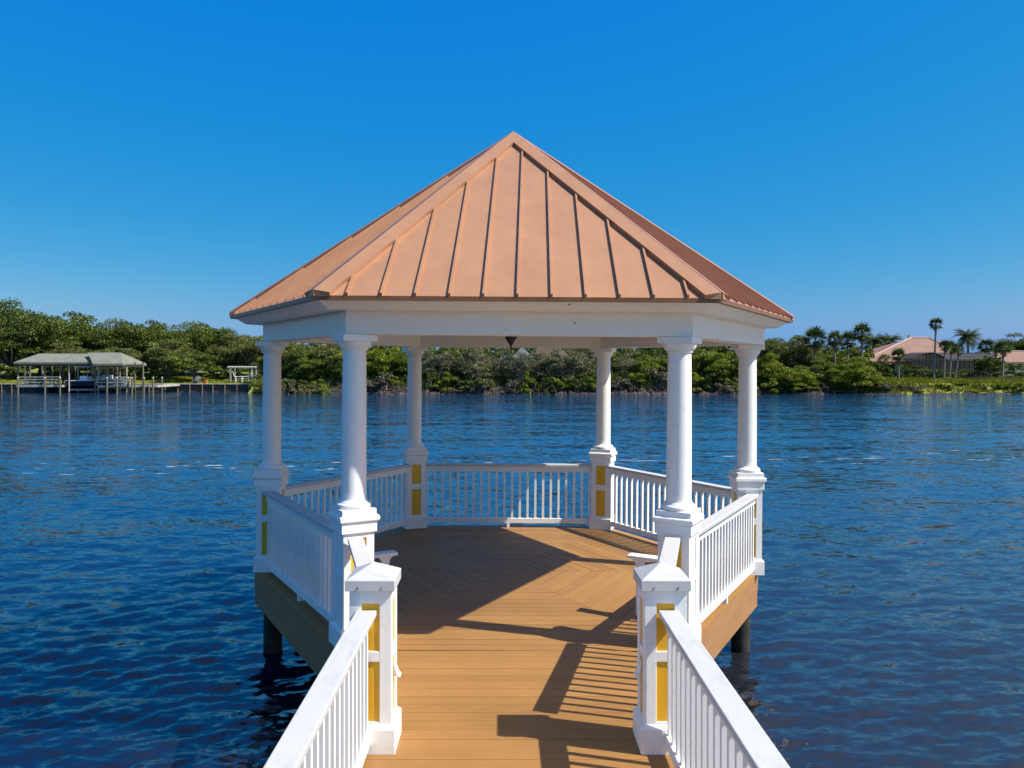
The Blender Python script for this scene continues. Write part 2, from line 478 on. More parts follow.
# ================================================================== LANTERN
ln = empty('hanging_lantern', (0,0,3.06), 0, 'small black iron lantern hanging from the middle of the gazebo ceiling', 'lantern')
MB().lathe([(.06,-.015),(.06,0)], 16).build('canopy', M['black'], ln, smooth=True)
MB().tube([(0,0,-.015),(0,0,-.06)], [.008,.008], 8).build('rod', M['black'], ln)
MB().lathe([(.03,-.06),(.085,-.075),(.09,-.085)][::-1], 20).build('top_plate', M['black'], ln, smooth=True)
MB().lathe([(.060,-.125),(.068,-.085)], 16).build('glass', M['glassy'], ln, smooth=True)
MB().lathe([(.004,-.305),(.012,-.29),(.010,-.255),(.014,-.235),(.030,-.215),(.045,-.185),(.072,-.150),(.078,-.125)], 20).build('bottom_finial', M['black'], ln, smooth=True)

# ================================================================== BOARDWALK
wk = empty('boardwalk', (0,-4.5,0), 0, 'brown planked boardwalk with white railings leading up to the gazebo', 'boardwalk')
OY = -4.5
polys = []
y = -a_out - .012
kk = 0
def halfw(y):
    if y < -4.62: return 1.2
    return 1.2 + (y+4.62)/(4.62-a_out)*.42
while y > -16:
    y1 = y; y0 = y - (pitch-.0026)
    w1, w0 = halfw(y1), halfw(y0)
    polys.append(([(-w0, y0-OY), (w0, y0-OY), (w1, y1-OY), (-w1, y1-OY)], 0.0))
    y -= pitch
planks_object('decking', polys, wk)
mb = MB()
for sx in (-1, 1):
    a, b = sorted((sx*1.195, sx*1.145))
    mb.box(a, b, -16-OY, -4.66-OY, -.27, -.03)
mb.build('fascia', M['fascia'], wk)
mb = MB()
for x in (-.8, 0, .8): mb.box(x-.025, x+.025, -16-OY, -2.85-OY, -.26, -.031)
mb.build('joists', M['joist'], wk)
pw = None
for y in (-5.0, -8.6, -12.2, -15.6):
    for x in (-.95, .95):
        if pw is None: pw = MB().lathe([(.13,-3.2),(.13,-.262)], 16).build('piling', M['piling'], wk, smooth=True); c = pw
        else: c = pw.copy(); COL.objects.link(c)
        c.location = (x, y-OY, 0)

def make_post():
    mb = MB()
    mb.sq(.335, 0, .165); mb.sq(.335, .165, .19, .286)
    mb.sq(.248, .185, 1.085)
    for sx in (-1, 1):
        for sy in (-1, 1):
            a, b = sorted((sx*.060, sx*.14)); c, d = sorted((sy*.060, sy*.14))
            mb.box(a, b, c, d, .185, 1.083)
    for (z0, z1) in ((.185, .205), (.605, .675), (.995, 1.081)):
        mb.box(-.0675, .0675, -.139, -.12, z0, z1); mb.box(-.0675, .0675, .12, .139, z0, z1)
        mb.box(-.139, -.12, -.0675, .0675, z0, z1); mb.box(.12, .139, -.0675, .0675, z0, z1)
    p = mb.build('post', M['white'], wk, bevel=.004)
    cp = MB().sq(.330, 1.082, 1.152).sq(.330, 1.152, 1.238, .004).build('post_cap', M['rail'], p, bevel=.003)
    mb = MB()
    for x in (-.08, .08): mb.add([(x+.008*math.cos(i*math.pi/4), -.1652-j*.003, 1.105+.008*math.sin(i*math.pi/4)) for j in (0,1) for i in range(8)], [tuple(range(8)), tuple(range(8,16))]+[(i,(i+1)%8,(i+1)%8+8,i+8) for i in range(8)])
    mb.build('screws', M['steel'], p)
    for k in range(4):
        for z0, z1 in ((.206, .604), (.676, .994)):
            MB().box(-.0672, .0672, -.1285, -.1235, z0, z1).build('panel', M['yellow'], p, rz=R(90*k))
    return p
def step_light(p, sx):
    a = .1405*sx; b = .185*sx
    mb = MB(); xs = (a, b)
    vs = [(a,-.035,.47),(a,.035,.47),(a,.035,.56),(a,-.035,.56),(b,-.04,.462),(b,.04,.462),(b*.9,.04,.485),(b*.9,-.04,.485)]
    mb.add(vs, [(0,1,2,3),(4,5,6,7),(0,4,5,1),(3,2,6,7),(0,3,7,4),(1,2,6,5)])
    mb.build('step_light', M['white'], p, bevel=.003)
po = make_post(); po.location = (-.98, -4.47-OY, 0)
pr = copy_tree(po, wk, (.985, -4.47-OY, 0)); 
p3 = copy_tree(po, wk, (-1.005, -8.75-OY, 0)); p4 = copy_tree(po, wk, (1.005, -8.75-OY, 0))
step_light(po, 1); step_light(pr, -1)
for sx in (-1, 1):
    railing(wk, (sx*1.005, -4.47-OY, 0), (sx*1.005, -8.75-OY, 0), .952, post_gap=.14)
    railing(wk, (sx*1.005, -8.75-OY, 0), (sx*1.005, -14.5-OY, 0), .952, post_gap=.14, as_one=True)
    railing(wk, (sx*1.02, -4.33-OY, 0), (sx*1.45, -2.70-OY, 0), 1.035, post_gap=.10)

# ================================================================== BENCHES (built along the two front sides)
def bench(sx, label):
    n = Vector((sx*AP, -.5, 0)); 
    b = empty('bench', n*2.32+Vector((0,0,-.014*sx)), math.atan2(.866, sx*.5) , label, 'bench', 'benches along the front sides of the gazebo')
    # local x runs along the side (towards the far corner), local y: inwards on the right side / outwards mirrored
    s = sx            # outward = -s in local y
    def Y(nv): return (2.32-nv)*s      # nv = distance from the gazebo centre
    def bx(mb, x0, x1, n0, n1, z0, z1):
        a, c = sorted((Y(n0), Y(n1))); mb.box(x0, x1, a, c, z0, z1)
    mb = MB()
    for i in range(4): bx(mb, -.83, 1.15, 2.10+i*.095, 2.185+i*.095, .42, .45)
    mb.build('seat', M['white'], b, bevel=.004)
    mb = MB()
    for i in range(3): bx(mb, -.83, 1.15, 2.475, 2.50, .50+i*.125, .61+i*.125)
    mb.build('backrest', M['white'], b, bevel=.004)
    for x in (-.875, 1.19):
        mb = MB(); bx(mb, x-.0, x+.04, 1.975, 2.05, 0, .535); bx(mb, x, x+.04, 2.42, 2.50, 0, .87)
        bx(mb, x+.002, x+.038, 2.05, 2.42, .36, .42)
        # curved corbel under the arm
        a, c = x-.001, x+.041
        prof = [(1.975,.60),(1.925,.60),(1.935,.585),(1.955,.57),(1.968,.545),(1.974,.50)]
        prof2 = [(2.05,.50),(2.056,.545),(2.07,.57),(2.09,.585),(2.10,.60)]
        pp = prof + prof2; k = len(pp)
        mb.add([(a, Y(q), z) for q, z in pp] + [(c, Y(q), z) for q, z in pp], [tuple(range(k)), tuple(range(2*k-1, k-1, -1))] + [(i, (i+1) % k, (i+1) % k+k, i+k) for i in range(k)])
        mb.build('leg', M['white'], b, bevel=.003)
        mb = MB(); bx(mb, x-.045, x+.085, 1.895, 2.472, .601, .632); mb.build('armrest', M['white'], b, bevel=.004)
    return b
bench(1, 'white slatted bench against the railing just behind the right front column')
bench(-1, 'white slatted bench against the railing just behind the left front column')

# ================================================================== WATER
def build_water():
    rng = np.random.default_rng(5)
    inv = np.linspace(1/2.0, 1/135.0, 1000)
    rad = np.concatenate([np.linspace(.05, 1.9, 6), 1/inv, [160, 220, 400, 900, 2500, 6000]])
    th = np.concatenate([np.linspace(-180, -52, 44)[:-1], np.linspace(-52, 52, 640), np.linspace(52, 180, 44)[1:]])
    th = np.radians(th)
    RR, TT = np.meshgrid(rad, th, indexing='ij')
    X = CAMX + RR*np.sin(TT); Y = CAMY + RR*np.cos(TT)
    dr = np.gradient(rad)[:, None] * np.ones_like(TT)
    dth = np.gradient(th)[None, :]*RR
    cell = np.maximum(dr, dth*.8)
    Z = np.zeros_like(X)
    # slow large patches of calmer and rougher water
    patch = np.ones_like(X)
    for i in range(5):
        a = rng.uniform(0, 6.28); L = rng.uniform(14, 40)
        patch += .13*np.sin((X*np.cos(a)*.6+Y*np.sin(a))*6.283/L+rng.uniform(0, 6.28))
    N = 46
    for i in range(N):
        L = .08*(1.3/.08)**(i/(N-1))*rng.uniform(.9, 1.1)
        a = R(112) + rng.normal(0, .55)                 # travel direction, mostly towards/away from the viewer
        ph = rng.uniform(0, 6.283)
        sl = .036 if L < .45 else (.022 if L < .8 else .010)
        A = sl*L/6.283
        k = 6.283/L
        # gentle bending of the crests
        bend = .35*np.sin((X*.35+Y*.21)/L**.5+ph*3)
        arg = k*(X*math.cos(a)+Y*math.sin(a)) + ph + bend
        w = np.clip((L/cell-2.0)/2.5, 0, 1)
        s = np.sin(arg)
        Z += w*patch*A*(s + .25*np.sin(2*arg+1.57))
    Z += WATER
    nr, nt = X.shape
    verts = np.stack([X, Y, Z], -1).reshape(-1, 3)
    i = np.arange(nr-1)[:, None]*nt + np.arange(nt-1)[None, :]
    quads = np.stack([i, i+nt, i+nt+1, i+1], -1).reshape(-1, 4)
    m, ntr, b = new_mat('river_water')
    b.inputs['Base Color'].default_value = (.005, .013, .028, 1)
    b.inputs['Roughness'].default_value = .05
    b.inputs['IOR'].default_value = 1.75
    geo = ntr.nodes.new('ShaderNodeNewGeometry')
    def nz(scale, st, det=3, dist=0):
        mp = ntr.nodes.new('ShaderNodeMapping'); mp.inputs['Scale'].default_value = st; mp.inputs['Rotation'].default_value = (0,0,R(-14))
        link(ntr, geo.outputs['Position'], mp.inputs['Vector'])
        n = ntr.nodes.new('ShaderNodeTexNoise'); n.inputs['Scale'].default_value = scale; n.inputs['Detail'].default_value = det
        n.inputs['Roughness'].default_value = .6; n.inputs['Distortion'].default_value = dist
        link(ntr, mp.outputs[0], n.inputs['Vector']); return n
    # ripples too fine for the mesh: slopes taken straight from noise, so they hold at any distance
    f1 = nz(13, (.45,1,1), 3, .3); f2 = nz(4.5, (.35,1,1), 4, .4); f3 = nz(.06, (.30,1,1), 3, .3); f5 = nz(1.15, (.28,1,1), 3, .5); f6 = nz(.42, (.22,1,1), 3, .5)
    def vm(op, a, b_=None):
        n = ntr.nodes.new('ShaderNodeVectorMath'); n.operation = op
        for i, v in enumerate((a, b_)):
            if v is None: continue
            if hasattr(v, 'is_output'): link(ntr, v, n.inputs[i])
            else: n.inputs[i].default_value = v
        return n
    h = (.5,.5,.5)
    v1 = vm('MULTIPLY', vm('SUBTRACT', f1.outputs['Color'], h).outputs[0], (.50,.60,0)).outputs[0]
    v2 = vm('MULTIPLY', vm('SUBTRACT', f2.outputs['Color'], h).outputs[0], (.50,.80,0)).outputs[0]
    v5 = vm('MULTIPLY', vm('SUBTRACT', f5.outputs['Color'], h).outputs[0], (.20,.40,0)).outputs[0]
    v6 = vm('MULTIPLY', vm('SUBTRACT', f6.outputs['Color'], h).outputs[0], (.12,.27,0)).outputs[0]
    v1 = vm('ADD', v1, vm('ADD', v5, v6).outputs[0]).outputs[0]
    st = ramp(ntr, f3.outputs['Fac'], [(.35, .65), (.65, 1.0)])
    v = vm('MULTIPLY', vm('ADD', v1, v2).outputs[0], st.outputs['Color']).outputs[0]
    nn_ = vm('NORMALIZE', vm('ADD', geo.outputs['Normal'], v).outputs[0]).outputs[0]
    link(ntr, nn_, b.inputs['Normal'])
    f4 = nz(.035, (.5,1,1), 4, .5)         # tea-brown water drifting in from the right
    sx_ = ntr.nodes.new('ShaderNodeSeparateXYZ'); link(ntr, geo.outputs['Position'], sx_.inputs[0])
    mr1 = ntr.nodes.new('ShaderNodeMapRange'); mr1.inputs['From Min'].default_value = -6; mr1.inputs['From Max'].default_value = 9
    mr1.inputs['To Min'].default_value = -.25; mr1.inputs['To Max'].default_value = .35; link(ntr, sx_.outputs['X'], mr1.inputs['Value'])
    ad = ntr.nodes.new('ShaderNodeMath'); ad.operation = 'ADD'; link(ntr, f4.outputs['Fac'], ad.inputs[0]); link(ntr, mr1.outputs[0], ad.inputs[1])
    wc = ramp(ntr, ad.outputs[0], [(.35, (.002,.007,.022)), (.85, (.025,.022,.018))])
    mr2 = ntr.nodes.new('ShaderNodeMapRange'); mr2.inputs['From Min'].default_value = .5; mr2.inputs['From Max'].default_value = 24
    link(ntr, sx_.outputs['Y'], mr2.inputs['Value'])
    wc2 = mix(ntr, mr2.outputs[0], wc.outputs['Color'], (.007,.043,.108))       # far water painted brighter blue, standing in for weak sky reflection
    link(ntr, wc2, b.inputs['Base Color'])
    # a line of broken foam across the channel
    sep = ntr.nodes.new('ShaderNodeSeparateXYZ'); link(ntr, geo.outputs['Position'], sep.inputs[0])
    mr = ntr.nodes.new('ShaderNodeMapRange'); mr.inputs['From Min'].default_value = 0; mr.inputs['From Max'].default_value = 1
    def math_(op, a, b_=None, c=None):
        n = ntr.nodes.new('ShaderNodeMath'); n.operation = op
        for i, v in enumerate((a, b_, c)):
            if v is None: continue
            if hasattr(v, 'is_output'): link(ntr, v, n.inputs[i])
            else: n.inputs[i].default_value = v
        return n.outputs[0]
    yy = math_('ADD', sep.outputs['Y'], math_('MULTIPLY', sep.outputs['X'], -.10))
    band = math_('SUBTRACT', 1.0, math_('DIVIDE', math_('ABSOLUTE', math_('SUBTRACT', yy, 18.5)), 3.2))
    band = math_('MAXIMUM', band, 0.0)
    fo = nz(2.6, (.28,1.5,1), 5, .2)
    pat = math_('ADD', fo.outputs['Fac'], math_('MULTIPLY', band, .09))
    fm = ramp(ntr, pat, [(.710, 0.), (.75, .6)])
    fmask = math_('MULTIPLY', fm.outputs['Color'], math_('MINIMUM', math_('MULTIPLY', band, 4.0), 1.0))
    dif = ntr.nodes.new('ShaderNodeBsdfDiffuse'); dif.inputs['Color'].default_value = (.7,.75,.8,1)
    mxs = ntr.nodes.new('ShaderNodeMixShader'); link(ntr, fmask, mxs.inputs[0])
    out = [n for n in ntr.nodes if n.type == 'OUTPUT_MATERIAL'][0]
    link(ntr, b.outputs[0], mxs.inputs[1]); link(ntr, dif.outputs[0], mxs.inputs[2]); link(ntr, mxs.outputs[0], out.inputs['Surface'])
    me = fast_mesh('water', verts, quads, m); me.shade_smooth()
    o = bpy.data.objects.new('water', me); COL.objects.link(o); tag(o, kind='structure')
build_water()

# ================================================================== FAR SHORE GROUND
XS = -31.5     # where the timber sea wall ends
def shore(x):
    if x < XS: return 92.4
    return 84.0 + 1.1*math.sin(x*.21+1)+.6*math.sin(x*.63) + (1.5 if x < -20 else 0)
def gz_height(x, y):
    s = shore(x); t = y - s
    if x < XS: return .0 + min(max(t-.3, 0), 24)*.050
    if t < 0: return -1.6
    e = min(t/3.5, 1)
    return -1.35 + 1.55*e**.7 + min(max(t-3.5, 0), 40)*.012
mb = MB()
xs = sorted(set(list(np.arange(-130, 131, 2.0)) + [XS-.05, XS+.05] + [-3000, -1200, -500, -250, 250, 500, 1200, 3000]))
ts = [-2.0, 0, .6, 1.3, 2.2, 3.5, 6, 10, 16, 24, 34, 50, 80, 160, 400, 1200, 5000]
vs = []
for x in xs:
    for t in ts:
        tt = t if not (x < XS and t < 0) else 0
        y = shore(x)+tt
        vs.append((x, y, gz_height(x, y) + (.0 if t > 60 else .06*math.sin(x*1.3+t*2.1))*(0 if x < XS and t < 1 else 1)))
n = len(ts); fs = []
for i in range(len(xs)-1):
    for j in range(n-1): fs.append((i*n+j, (i+1)*n+j, (i+1)*n+j+1, i*n+j+1))
mb.add(vs, fs)
def ground_mat():
    m, nt, b = new_mat('shore_ground')
    g = nt.nodes.new('ShaderNodeNewGeometry'); s = nt.nodes.new('ShaderNodeSeparateXYZ'); link(nt, g.outputs['Position'], s.inputs[0])
    n = noise(nt, .4, 5, .65); 
    lawn = ramp(nt, n.outputs['Fac'], [(.35, (.13,.165,.016)), (.55, (.20,.22,.026)), (.72, (.17,.16,.04))]).outputs['Color']
    mud = ramp(nt, n.outputs['Fac'], [(.35, (.035,.034,.018)), (.6, (.075,.070,.035)), (.75, (.085,.105,.028))]).outputs['Color']
    a = nt.nodes.new('ShaderNodeMapRange'); a.inputs['From Min'].default_value = XS-.9; a.inputs['From Max'].default_value = XS-.2
    k1 = nt.nodes.new('ShaderNodeMath'); k1.operation = 'MULTIPLY_ADD'; k1.inputs[1].default_value = .33; k1.inputs[2].default_value = -.33*92.4
    link(nt, s.outputs['Y'], k1.inputs[0]); k2 = nt.nodes.new('ShaderNodeMath'); k2.operation = 'ADD'
    link(nt, s.outputs['X'], k2.inputs[0]); link(nt, k1.outputs[0], k2.inputs[1]); link(nt, k2.outputs[0], a.inputs['Value'])
    z = nt.nodes.new('ShaderNodeMapRange'); z.inputs['From Min'].default_value = 40; z.inputs['From Max'].default_value = 46
    link(nt, s.outputs['X'], z.inputs['Value'])
    c = mix(nt, a.outputs[0], lawn, mud); c = mix(nt, z.outputs[0], c, lawn)
    link(nt, c, b.inputs['Base Color']); b.inputs['Roughness'].default_value = .95
    return m
tag(mb.build('ground', ground_mat(), fix=True), kind='structure')

mb = MB()
xs2 = [-3000,-800,-200,-60,-20,20,60,200,800,3000]; ys2 = [-38,-39,-44,-60,-150,-800,-4000]; zz2 = [-1.6,-.6,.1,.5,.8,1,1]
mb.add([(x, y, z) for x in xs2 for y, z in zip(ys2, zz2)], [(i*7+j, (i+1)*7+j, (i+1)*7+j+1, i*7+j+1) for i in range(9) for j in range(6)])
tag(mb.build('near_shore_ground', M['lawn']), kind='structure')

# ================================================================== FOLIAGE
def leaf_cloud(rng, pts, nrm, size, flat=.5):
    n = len(pts)
    r = rng.normal(size=(n, 3)); r /= np.linalg.norm(r, axis=1)[:, None]+1e-9
    d = nrm*flat + r*(1-flat*.5); d /= np.linalg.norm(d, axis=1)[:, None]+1e-9
    h = rng.normal(size=(n, 3)); u = np.cross(d, h); u /= np.linalg.norm(u, axis=1)[:, None]+1e-9
    w = np.cross(d, u)
    s = (size*rng.uniform(.55, 1.3, n))[:, None]
    a = pts-u*s*.5; b = pts+w*s*.32; c = pts+u*s*.5; e = pts-w*s*.32
    v = np.stack([a, b, c, e], 1).reshape(-1, 3)
    q = np.arange(n*4).reshape(-1, 4)
    return v, q
def crown_points(rng, w, dpt, h, z0, nl, count, droop=.0, shell=.78):
    """lobes spread over an uneven dome, leaves on the lobes"""
    L = []
    for i in range(nl):
        a = rng.uniform(0, 6.283); e = math.asin(rng.uniform(-.85, 1.0))
        rr = rng.uniform(.35, shell)
        c = np.array([math.cos(a)*math.cos(e)*rr*w/2, math.sin(a)*math.cos(e)*rr*dpt/2, z0 + h*(.45 + .60*math.sin(e)*rr)])
        lr = rng.uniform(.11, .22)*min(w, h*1.4)*(.8 if e > .6 else 1)
        L.append((c, lr*.62 if lr > 2.6 else lr*.75, rng.uniform(.6, .85)))
    tot = sum(l[1]**2 for l in L); P = []; N = []
    for c, lr, sq in L:
        n = int(count*lr**2/tot)
        v = rng.normal(size=(n, 3)); v /= np.linalg.norm(v, axis=1)[:, None]+1e-9
        v[:, 2] = np.where(v[:, 2] < -.25, -v[:, 2]*rng.uniform(.2, 1, n), v[:, 2])
        rad = lr*(rng.uniform(.35, 1.12, n)**.5)
        p = v*rad[:, None]*np.array([1, 1, sq]) + c
        P.append(p); N.append(v)
    P = np.concatenate(P); N = np.concatenate(N)
    P[:, 2] = np.maximum(P[:, 2], z0*.6)
    return P, N, L
def tree_proto(kind, seed, w, h, mat, count, leaf, clear=.25, nl=26, trunk_r=.35):
    rng = np.random.default_rng(seed); rd = random.Random(seed)
    root = empty(kind, (0,0,0))
    z0 = h*clear
    P, N, L = crown_points(rng, w, w, h-z0, z0, nl, count)
    v, q = leaf_cloud(rng, P, N, leaf)
    me = fast_mesh('crown', v, q, mat); o = bpy.data.objects.new('crown', me); COL.objects.link(o); o.parent = root
    mb = MB()
    top = Vector((rd.uniform(-.3,.3), rd.uniform(-.3,.3), z0*1.1+h*.08))
    mb.tube([(0,0,-.5), (.05,.0,h*.03), tuple(top*.5), tuple(top)], [trunk_r*1.5, trunk_r*1.1, trunk_r*.9, trunk_r*.75], 8)
    for c, lr, sq in L[::2]:
        c = Vector(c.tolist()); m = top.lerp(c, .5)+Vector((0,0,-.08*h))
        mb.tube([tuple(top-Vector((0,0,.2))), tuple(m), tuple(c)], [trunk_r*.5, trunk_r*.3, trunk_r*.1], 5)
    mb.build('trunk', M['bark'], root, smooth=True, fix=False)
    return root
def shrub_proto(kind, seed, w, h, mat, count, leaf, nl=18, stems=7, clear=.04, stem_r=.06):
    rng = np.random.default_rng(seed); rd = random.Random(seed)
    root = empty(kind, (0,0,0))
    P, N, L = crown_points(rng, w, w*.8, h*(1-clear), h*clear, nl, count, shell=.85)
    v, q = leaf_cloud(rng, P, N, leaf)
    me = fast_mesh('crown', v, q, mat); o = bpy.data.objects.new('crown', me); COL.objects.link(o); o.parent = root
    mb = MB()
    for i in range(stems):
        c = Vector(L[rd.randrange(len(L))][0].tolist()); b = Vector((rd.uniform(-.12,.12)*w, rd.uniform(-.1,.1)*w, -.3))
        m = b.lerp(c, .5) + Vector((rd.uniform(-.3,.3), 0, .1*h))
        mb.tube([tuple(b), tuple(m), tuple(c)], [stem_r, stem_r*.75, stem_r*.3], 5)
    mb.build('stems', M['bark'], root, smooth=True, fix=False)
    return root

PROT = {}
def reg(key, base_w, base_h, objs): PROT[key] = (base_w, base_h, objs)
reg('oak', 12, 10, [tree_proto('live_oak_tree', 11+i, 12, 10, M['oak'], 27000, .27, .08, 90) for i in range(3)])
reg('olive', 10, 9, [tree_proto('oak_tree', 31+i, 10, 9, M['oak2'], 20000, .25, .08, 70, .28) for i in range(2)])
reg('smalltree', 8, 5.5, [tree_proto('small_tree', 41, 8, 5.5, M['mid'], 13000, .24, .22, 44, .16)])
reg('mangrove', 7, 6, [shrub_proto('mangrove_tree', 51+i, 7, 6, M['mid'], 15000, .21, 54) for i in range(2)])
reg('brightm', 7, 6, [shrub_proto('mangrove_tree', 61+i, 7, 6, M['bright'], 15000, .22, 54) for i in range(2)])
reg('silver', 6, 6.2, [shrub_proto('thin_mangrove_tree', 71+i, 6, 6.2, M['silver'], 9000, .18, 54, 26, .05, .085) for i in range(3)])
reg('low', 3.4, 2.2, [shrub_proto('shoreline_shrub', 81+i, 3.4, 2.2, M['bright'], 3000, .18, 16, 4) for i in range(2)])
reg('lowdark', 4, 2.6, [shrub_proto('dark_shrub', 91, 4, 2.6, M['oak'], 3200, .21, 16, 4)])
reg('twig', 3.4, 2.6, [shrub_proto('bare_branched_shrub', 95, 3.4, 2.6, M['twigs'], 1500, .20, 10, 9)])
used = set()
cnt = {}
def plant(key, px, d, topy, width, label, group=None, cat='tree', base=None):
    bw, bh, objs = PROT[key]
    i = cnt.get(key, 0); cnt[key] = i+1
    p = objs[i % len(objs)]
    x, y = PX(px, d), PY(d)
    gz_ = gz_height(x, y) if base is None else base
    h = PZ(topy, d) - gz_
    if p.name in used: o = copy_tree(p)
    else: o = p; used.add(p.name)
    o.location = (x, y, gz_-.05)
    o.scale = (width/bw, width/bw, h/bh)
    o.rotation_euler = (0, 0, random.uniform(0, 6.28))
    tag(o, label, cat, group)
    return o
G1 = 'oaks behind the boathouse and lawn'
for t in [
 ('oak', -14, 116, 291, 14, 'tall live oak cut off by the left edge of the picture'),
 ('oak', 12, 113, 295, 12, 'tallest live oak at far left, above the left end of the boathouse roof'),
 ('oak', 40, 120, 309, 12, 'shorter live oak in the dip between the tallest oak and the broad domed oak'),
 ('oak', 73, 118, 308, 18, 'broad domed live oak directly above the middle of the boathouse roof'),
 ('oak', 106, 117, 314, 13, 'live oak above the right half of the boathouse, sloping down to the right'),
 ('oak', 131, 122, 322, 11, 'dark live oak in the low notch just past the right end of the boathouse roof'),
 ('oak', 152, 119, 317, 13, 'first dark domed oak to the right of the boathouse roof'),
 ('oak', 182, 121, 317, 15, 'wide dark oak crown rising behind the small tree on the lawn'),
 ('oak', 211, 120, 318, 13, 'dark oak between the wide crown and the pergola'),
 ('olive', 236, 117, 331, 9, 'paler oak with mossy limbs standing over the white pergola'),
 ('olive', 258, 113, 331, 9, 'paler oak just left of the left outer gazebo column'),
 ('olive', 170, 111, 336, 9, 'pale green oak in front of the dark wide oak crown'),
 ('olive', 116, 110, 343, 8, 'olive green tree rising over the right gable of the boathouse roof'),
 ('olive', 70, 110, 338, 9, 'olive green tree close behind the middle of the boathouse roof'),
]: plant(*t, G1)
plant('smalltree', 194, 106.5, 348, 9, 'small light green tree with pale forked trunks at the edge of the lawn')
for i, (px, d, ty, w) in enumerate([(4,110,362,7),(30,111,360,7),(62,112,360,7),(92,112,362,6),(122,112,361,7),(145,112,366,5),(164,112,366,5),(214,112,364,5),(228,111,368,4),(250,110,366,5)]):
    names = ['dark shrub at the far left edge beside the boathouse','dark shrub behind the left end of the boathouse deck','dark shrub seen under the middle of the boathouse roof','dark shrub behind the navy boat','dark shrub behind the right end of the boathouse','dark shrub just right of the boathouse posts','dark shrub left of the small forked tree','dark shrub right of the small forked tree','low dark shrub at the left foot of the pergola','dark shrub behind the pergola and white chairs']
    plant('lowdark', px, d, ty, w, names[i], 'dark shrubs under the oaks', 'shrub')
G2 = 'mangroves on the far bank behind the gazebo'
for t in [
 ('mangrove', 272, 104, 350, 5, 'mangrove directly behind the left outer gazebo column'),
 ('olive', 290, 103, 338, 8, 'olive mangrove tree just right of the left outer column'),
 ('mangrove', 308, 100, 346, 7, 'green mangrove in the middle of the gap between the left outer and left front columns'),
 ('olive', 330, 102, 338, 8, 'olive tree immediately left of the left front column'),
 ('mangrove', 350, 99, 345, 7, 'mangrove hidden mostly behind the left front column'),
 ('brightm', 381, 98, 336, 7, 'bright yellow green mangrove between the left front and left back columns'),
 ('brightm', 398, 97, 346, 6, 'bright mangrove touching the left side of the left back column'),
 ('mangrove', 418, 98, 343, 6, 'dark mangrove behind the left back column'),
 ('silver', 434, 97, 341, 6, 'thin silvery mangrove right of the left back column'),
 ('silver', 455, 98, 343, 6, 'second thin silvery mangrove right of the left back column'),
 ('silver', 476, 97, 340, 6.5, 'thin silvery mangrove left of the hanging lantern'),
 ('silver', 498, 99, 344, 6, 'thin silvery mangrove right under the hanging lantern'),
 ('silver', 520, 97, 343, 5, 'sparse silvery mangrove just right of the hanging lantern'),
 ('silver', 536, 99, 352, 5, 'short silvery mangrove in front of the glimpse of the grey roofed house'),
 ('silver', 552, 98, 341, 6, 'thin mangrove right of the glimpse of the grey roofed house'),
 ('silver', 569, 97, 342, 6, 'thin silvery mangrove midway between the grey roofed house and the right back column'),
 ('silver', 588, 99, 342, 6, 'thin silvery mangrove touching the left side of the right back column'),
 ('mangrove', 608, 99, 343, 5, 'mangrove directly behind the right back column'),
 ('silver', 628, 98, 346, 5.5, 'grey green mangrove just right of the right back column'),
 ('brightm', 645, 97, 354, 5.5, 'bright mangrove between the right back and right front columns'),
 ('oak', 655, 106, 335, 8, 'dark tree behind the bright mangrove left of the right front column'),
 ('mangrove', 676, 99, 344, 7, 'mangrove hidden mostly behind the right front column'),
 ('mangrove', 703, 99, 342, 7, 'green mangrove just right of the right front column'),
 ('brightm', 724, 97, 349, 6.5, 'bright mangrove left of the right outer column'),
 ('mangrove', 742, 98, 344, 6, 'mangrove behind the right outer column'),
]: plant(*t, G2)
G3 = 'trees and mangroves between the gazebo and the pink roofed house'
for t in [
 ('olive', 772, 106, 333, 7, 'thin topped oak just right of the right outer column and roof corner'),
 ('olive', 797, 107, 332, 7, 'thin topped oak left of the first cabbage palm'),
 ('mangrove', 825, 104, 346, 6, 'mangrove filling the dip between the two groups of palms'),
 ('brightm', 770, 97, 352, 6, 'bright mangrove at the water just right of the right outer column'),
 ('brightm', 796, 95, 366, 6, 'low bright mangrove mound at the water below the thin topped oaks'),
 ('mangrove', 818, 97, 356, 6, 'darker mangrove left of the large round mangrove bush'),
 ('brightm', 855, 95, 356, 7.5, 'large round mangrove bush at the water left of the pink roofed house'),
 ('oak', 1026, 150, 330, 13, 'dark oak rising behind the small pink roof at the right edge'),
 ('oak', 1056, 150, 326, 13, 'dark oak mostly beyond the right edge of the picture'),
 ('smalltree', 990, 112, 353, 5, 'broad leafed small tree in front of the screened enclosure'),
 ('mangrove', 984, 138, 347, 8, 'tree behind the flat roof of the screened enclosure'),
 ('mangrove', 1000, 140, 345, 8, 'tree behind the gap between the enclosure and the small pink roof'),
]: plant(*t, G3)
low = [(260,377),(268,372),(284,374),(300,377),(322,378),(372,375),(392,374),(432,369),(446,372),(464,375),(484,374),(512,373),(528,370),(546,375),(562,374),(580,371),(596,373),(622,372),(638,368),(654,371),(694,373),(712,372),(732,374),(752,378),(772,379),(788,377),(812,380),(834,382),(878,379),(893,384)]
def where(px):
    cols = [(270,'left outer column'),(353,'left front column'),(413,'left back column'),(510,'hanging lantern'),(603,'right back column'),(678,'right front column'),(748,'right outer column'),(855,'large round mangrove bush'),(936,'tallest palm')]
    a = [c for c in cols if c[0] <= px]; b = [c for c in cols if c[0] > px]
    return (a[-1][1] if a else 'left edge'), (b[0][1] if b else 'right edge')
ordn = ['first','second','third','fourth','fifth','sixth','seventh','eighth']
seen = {}
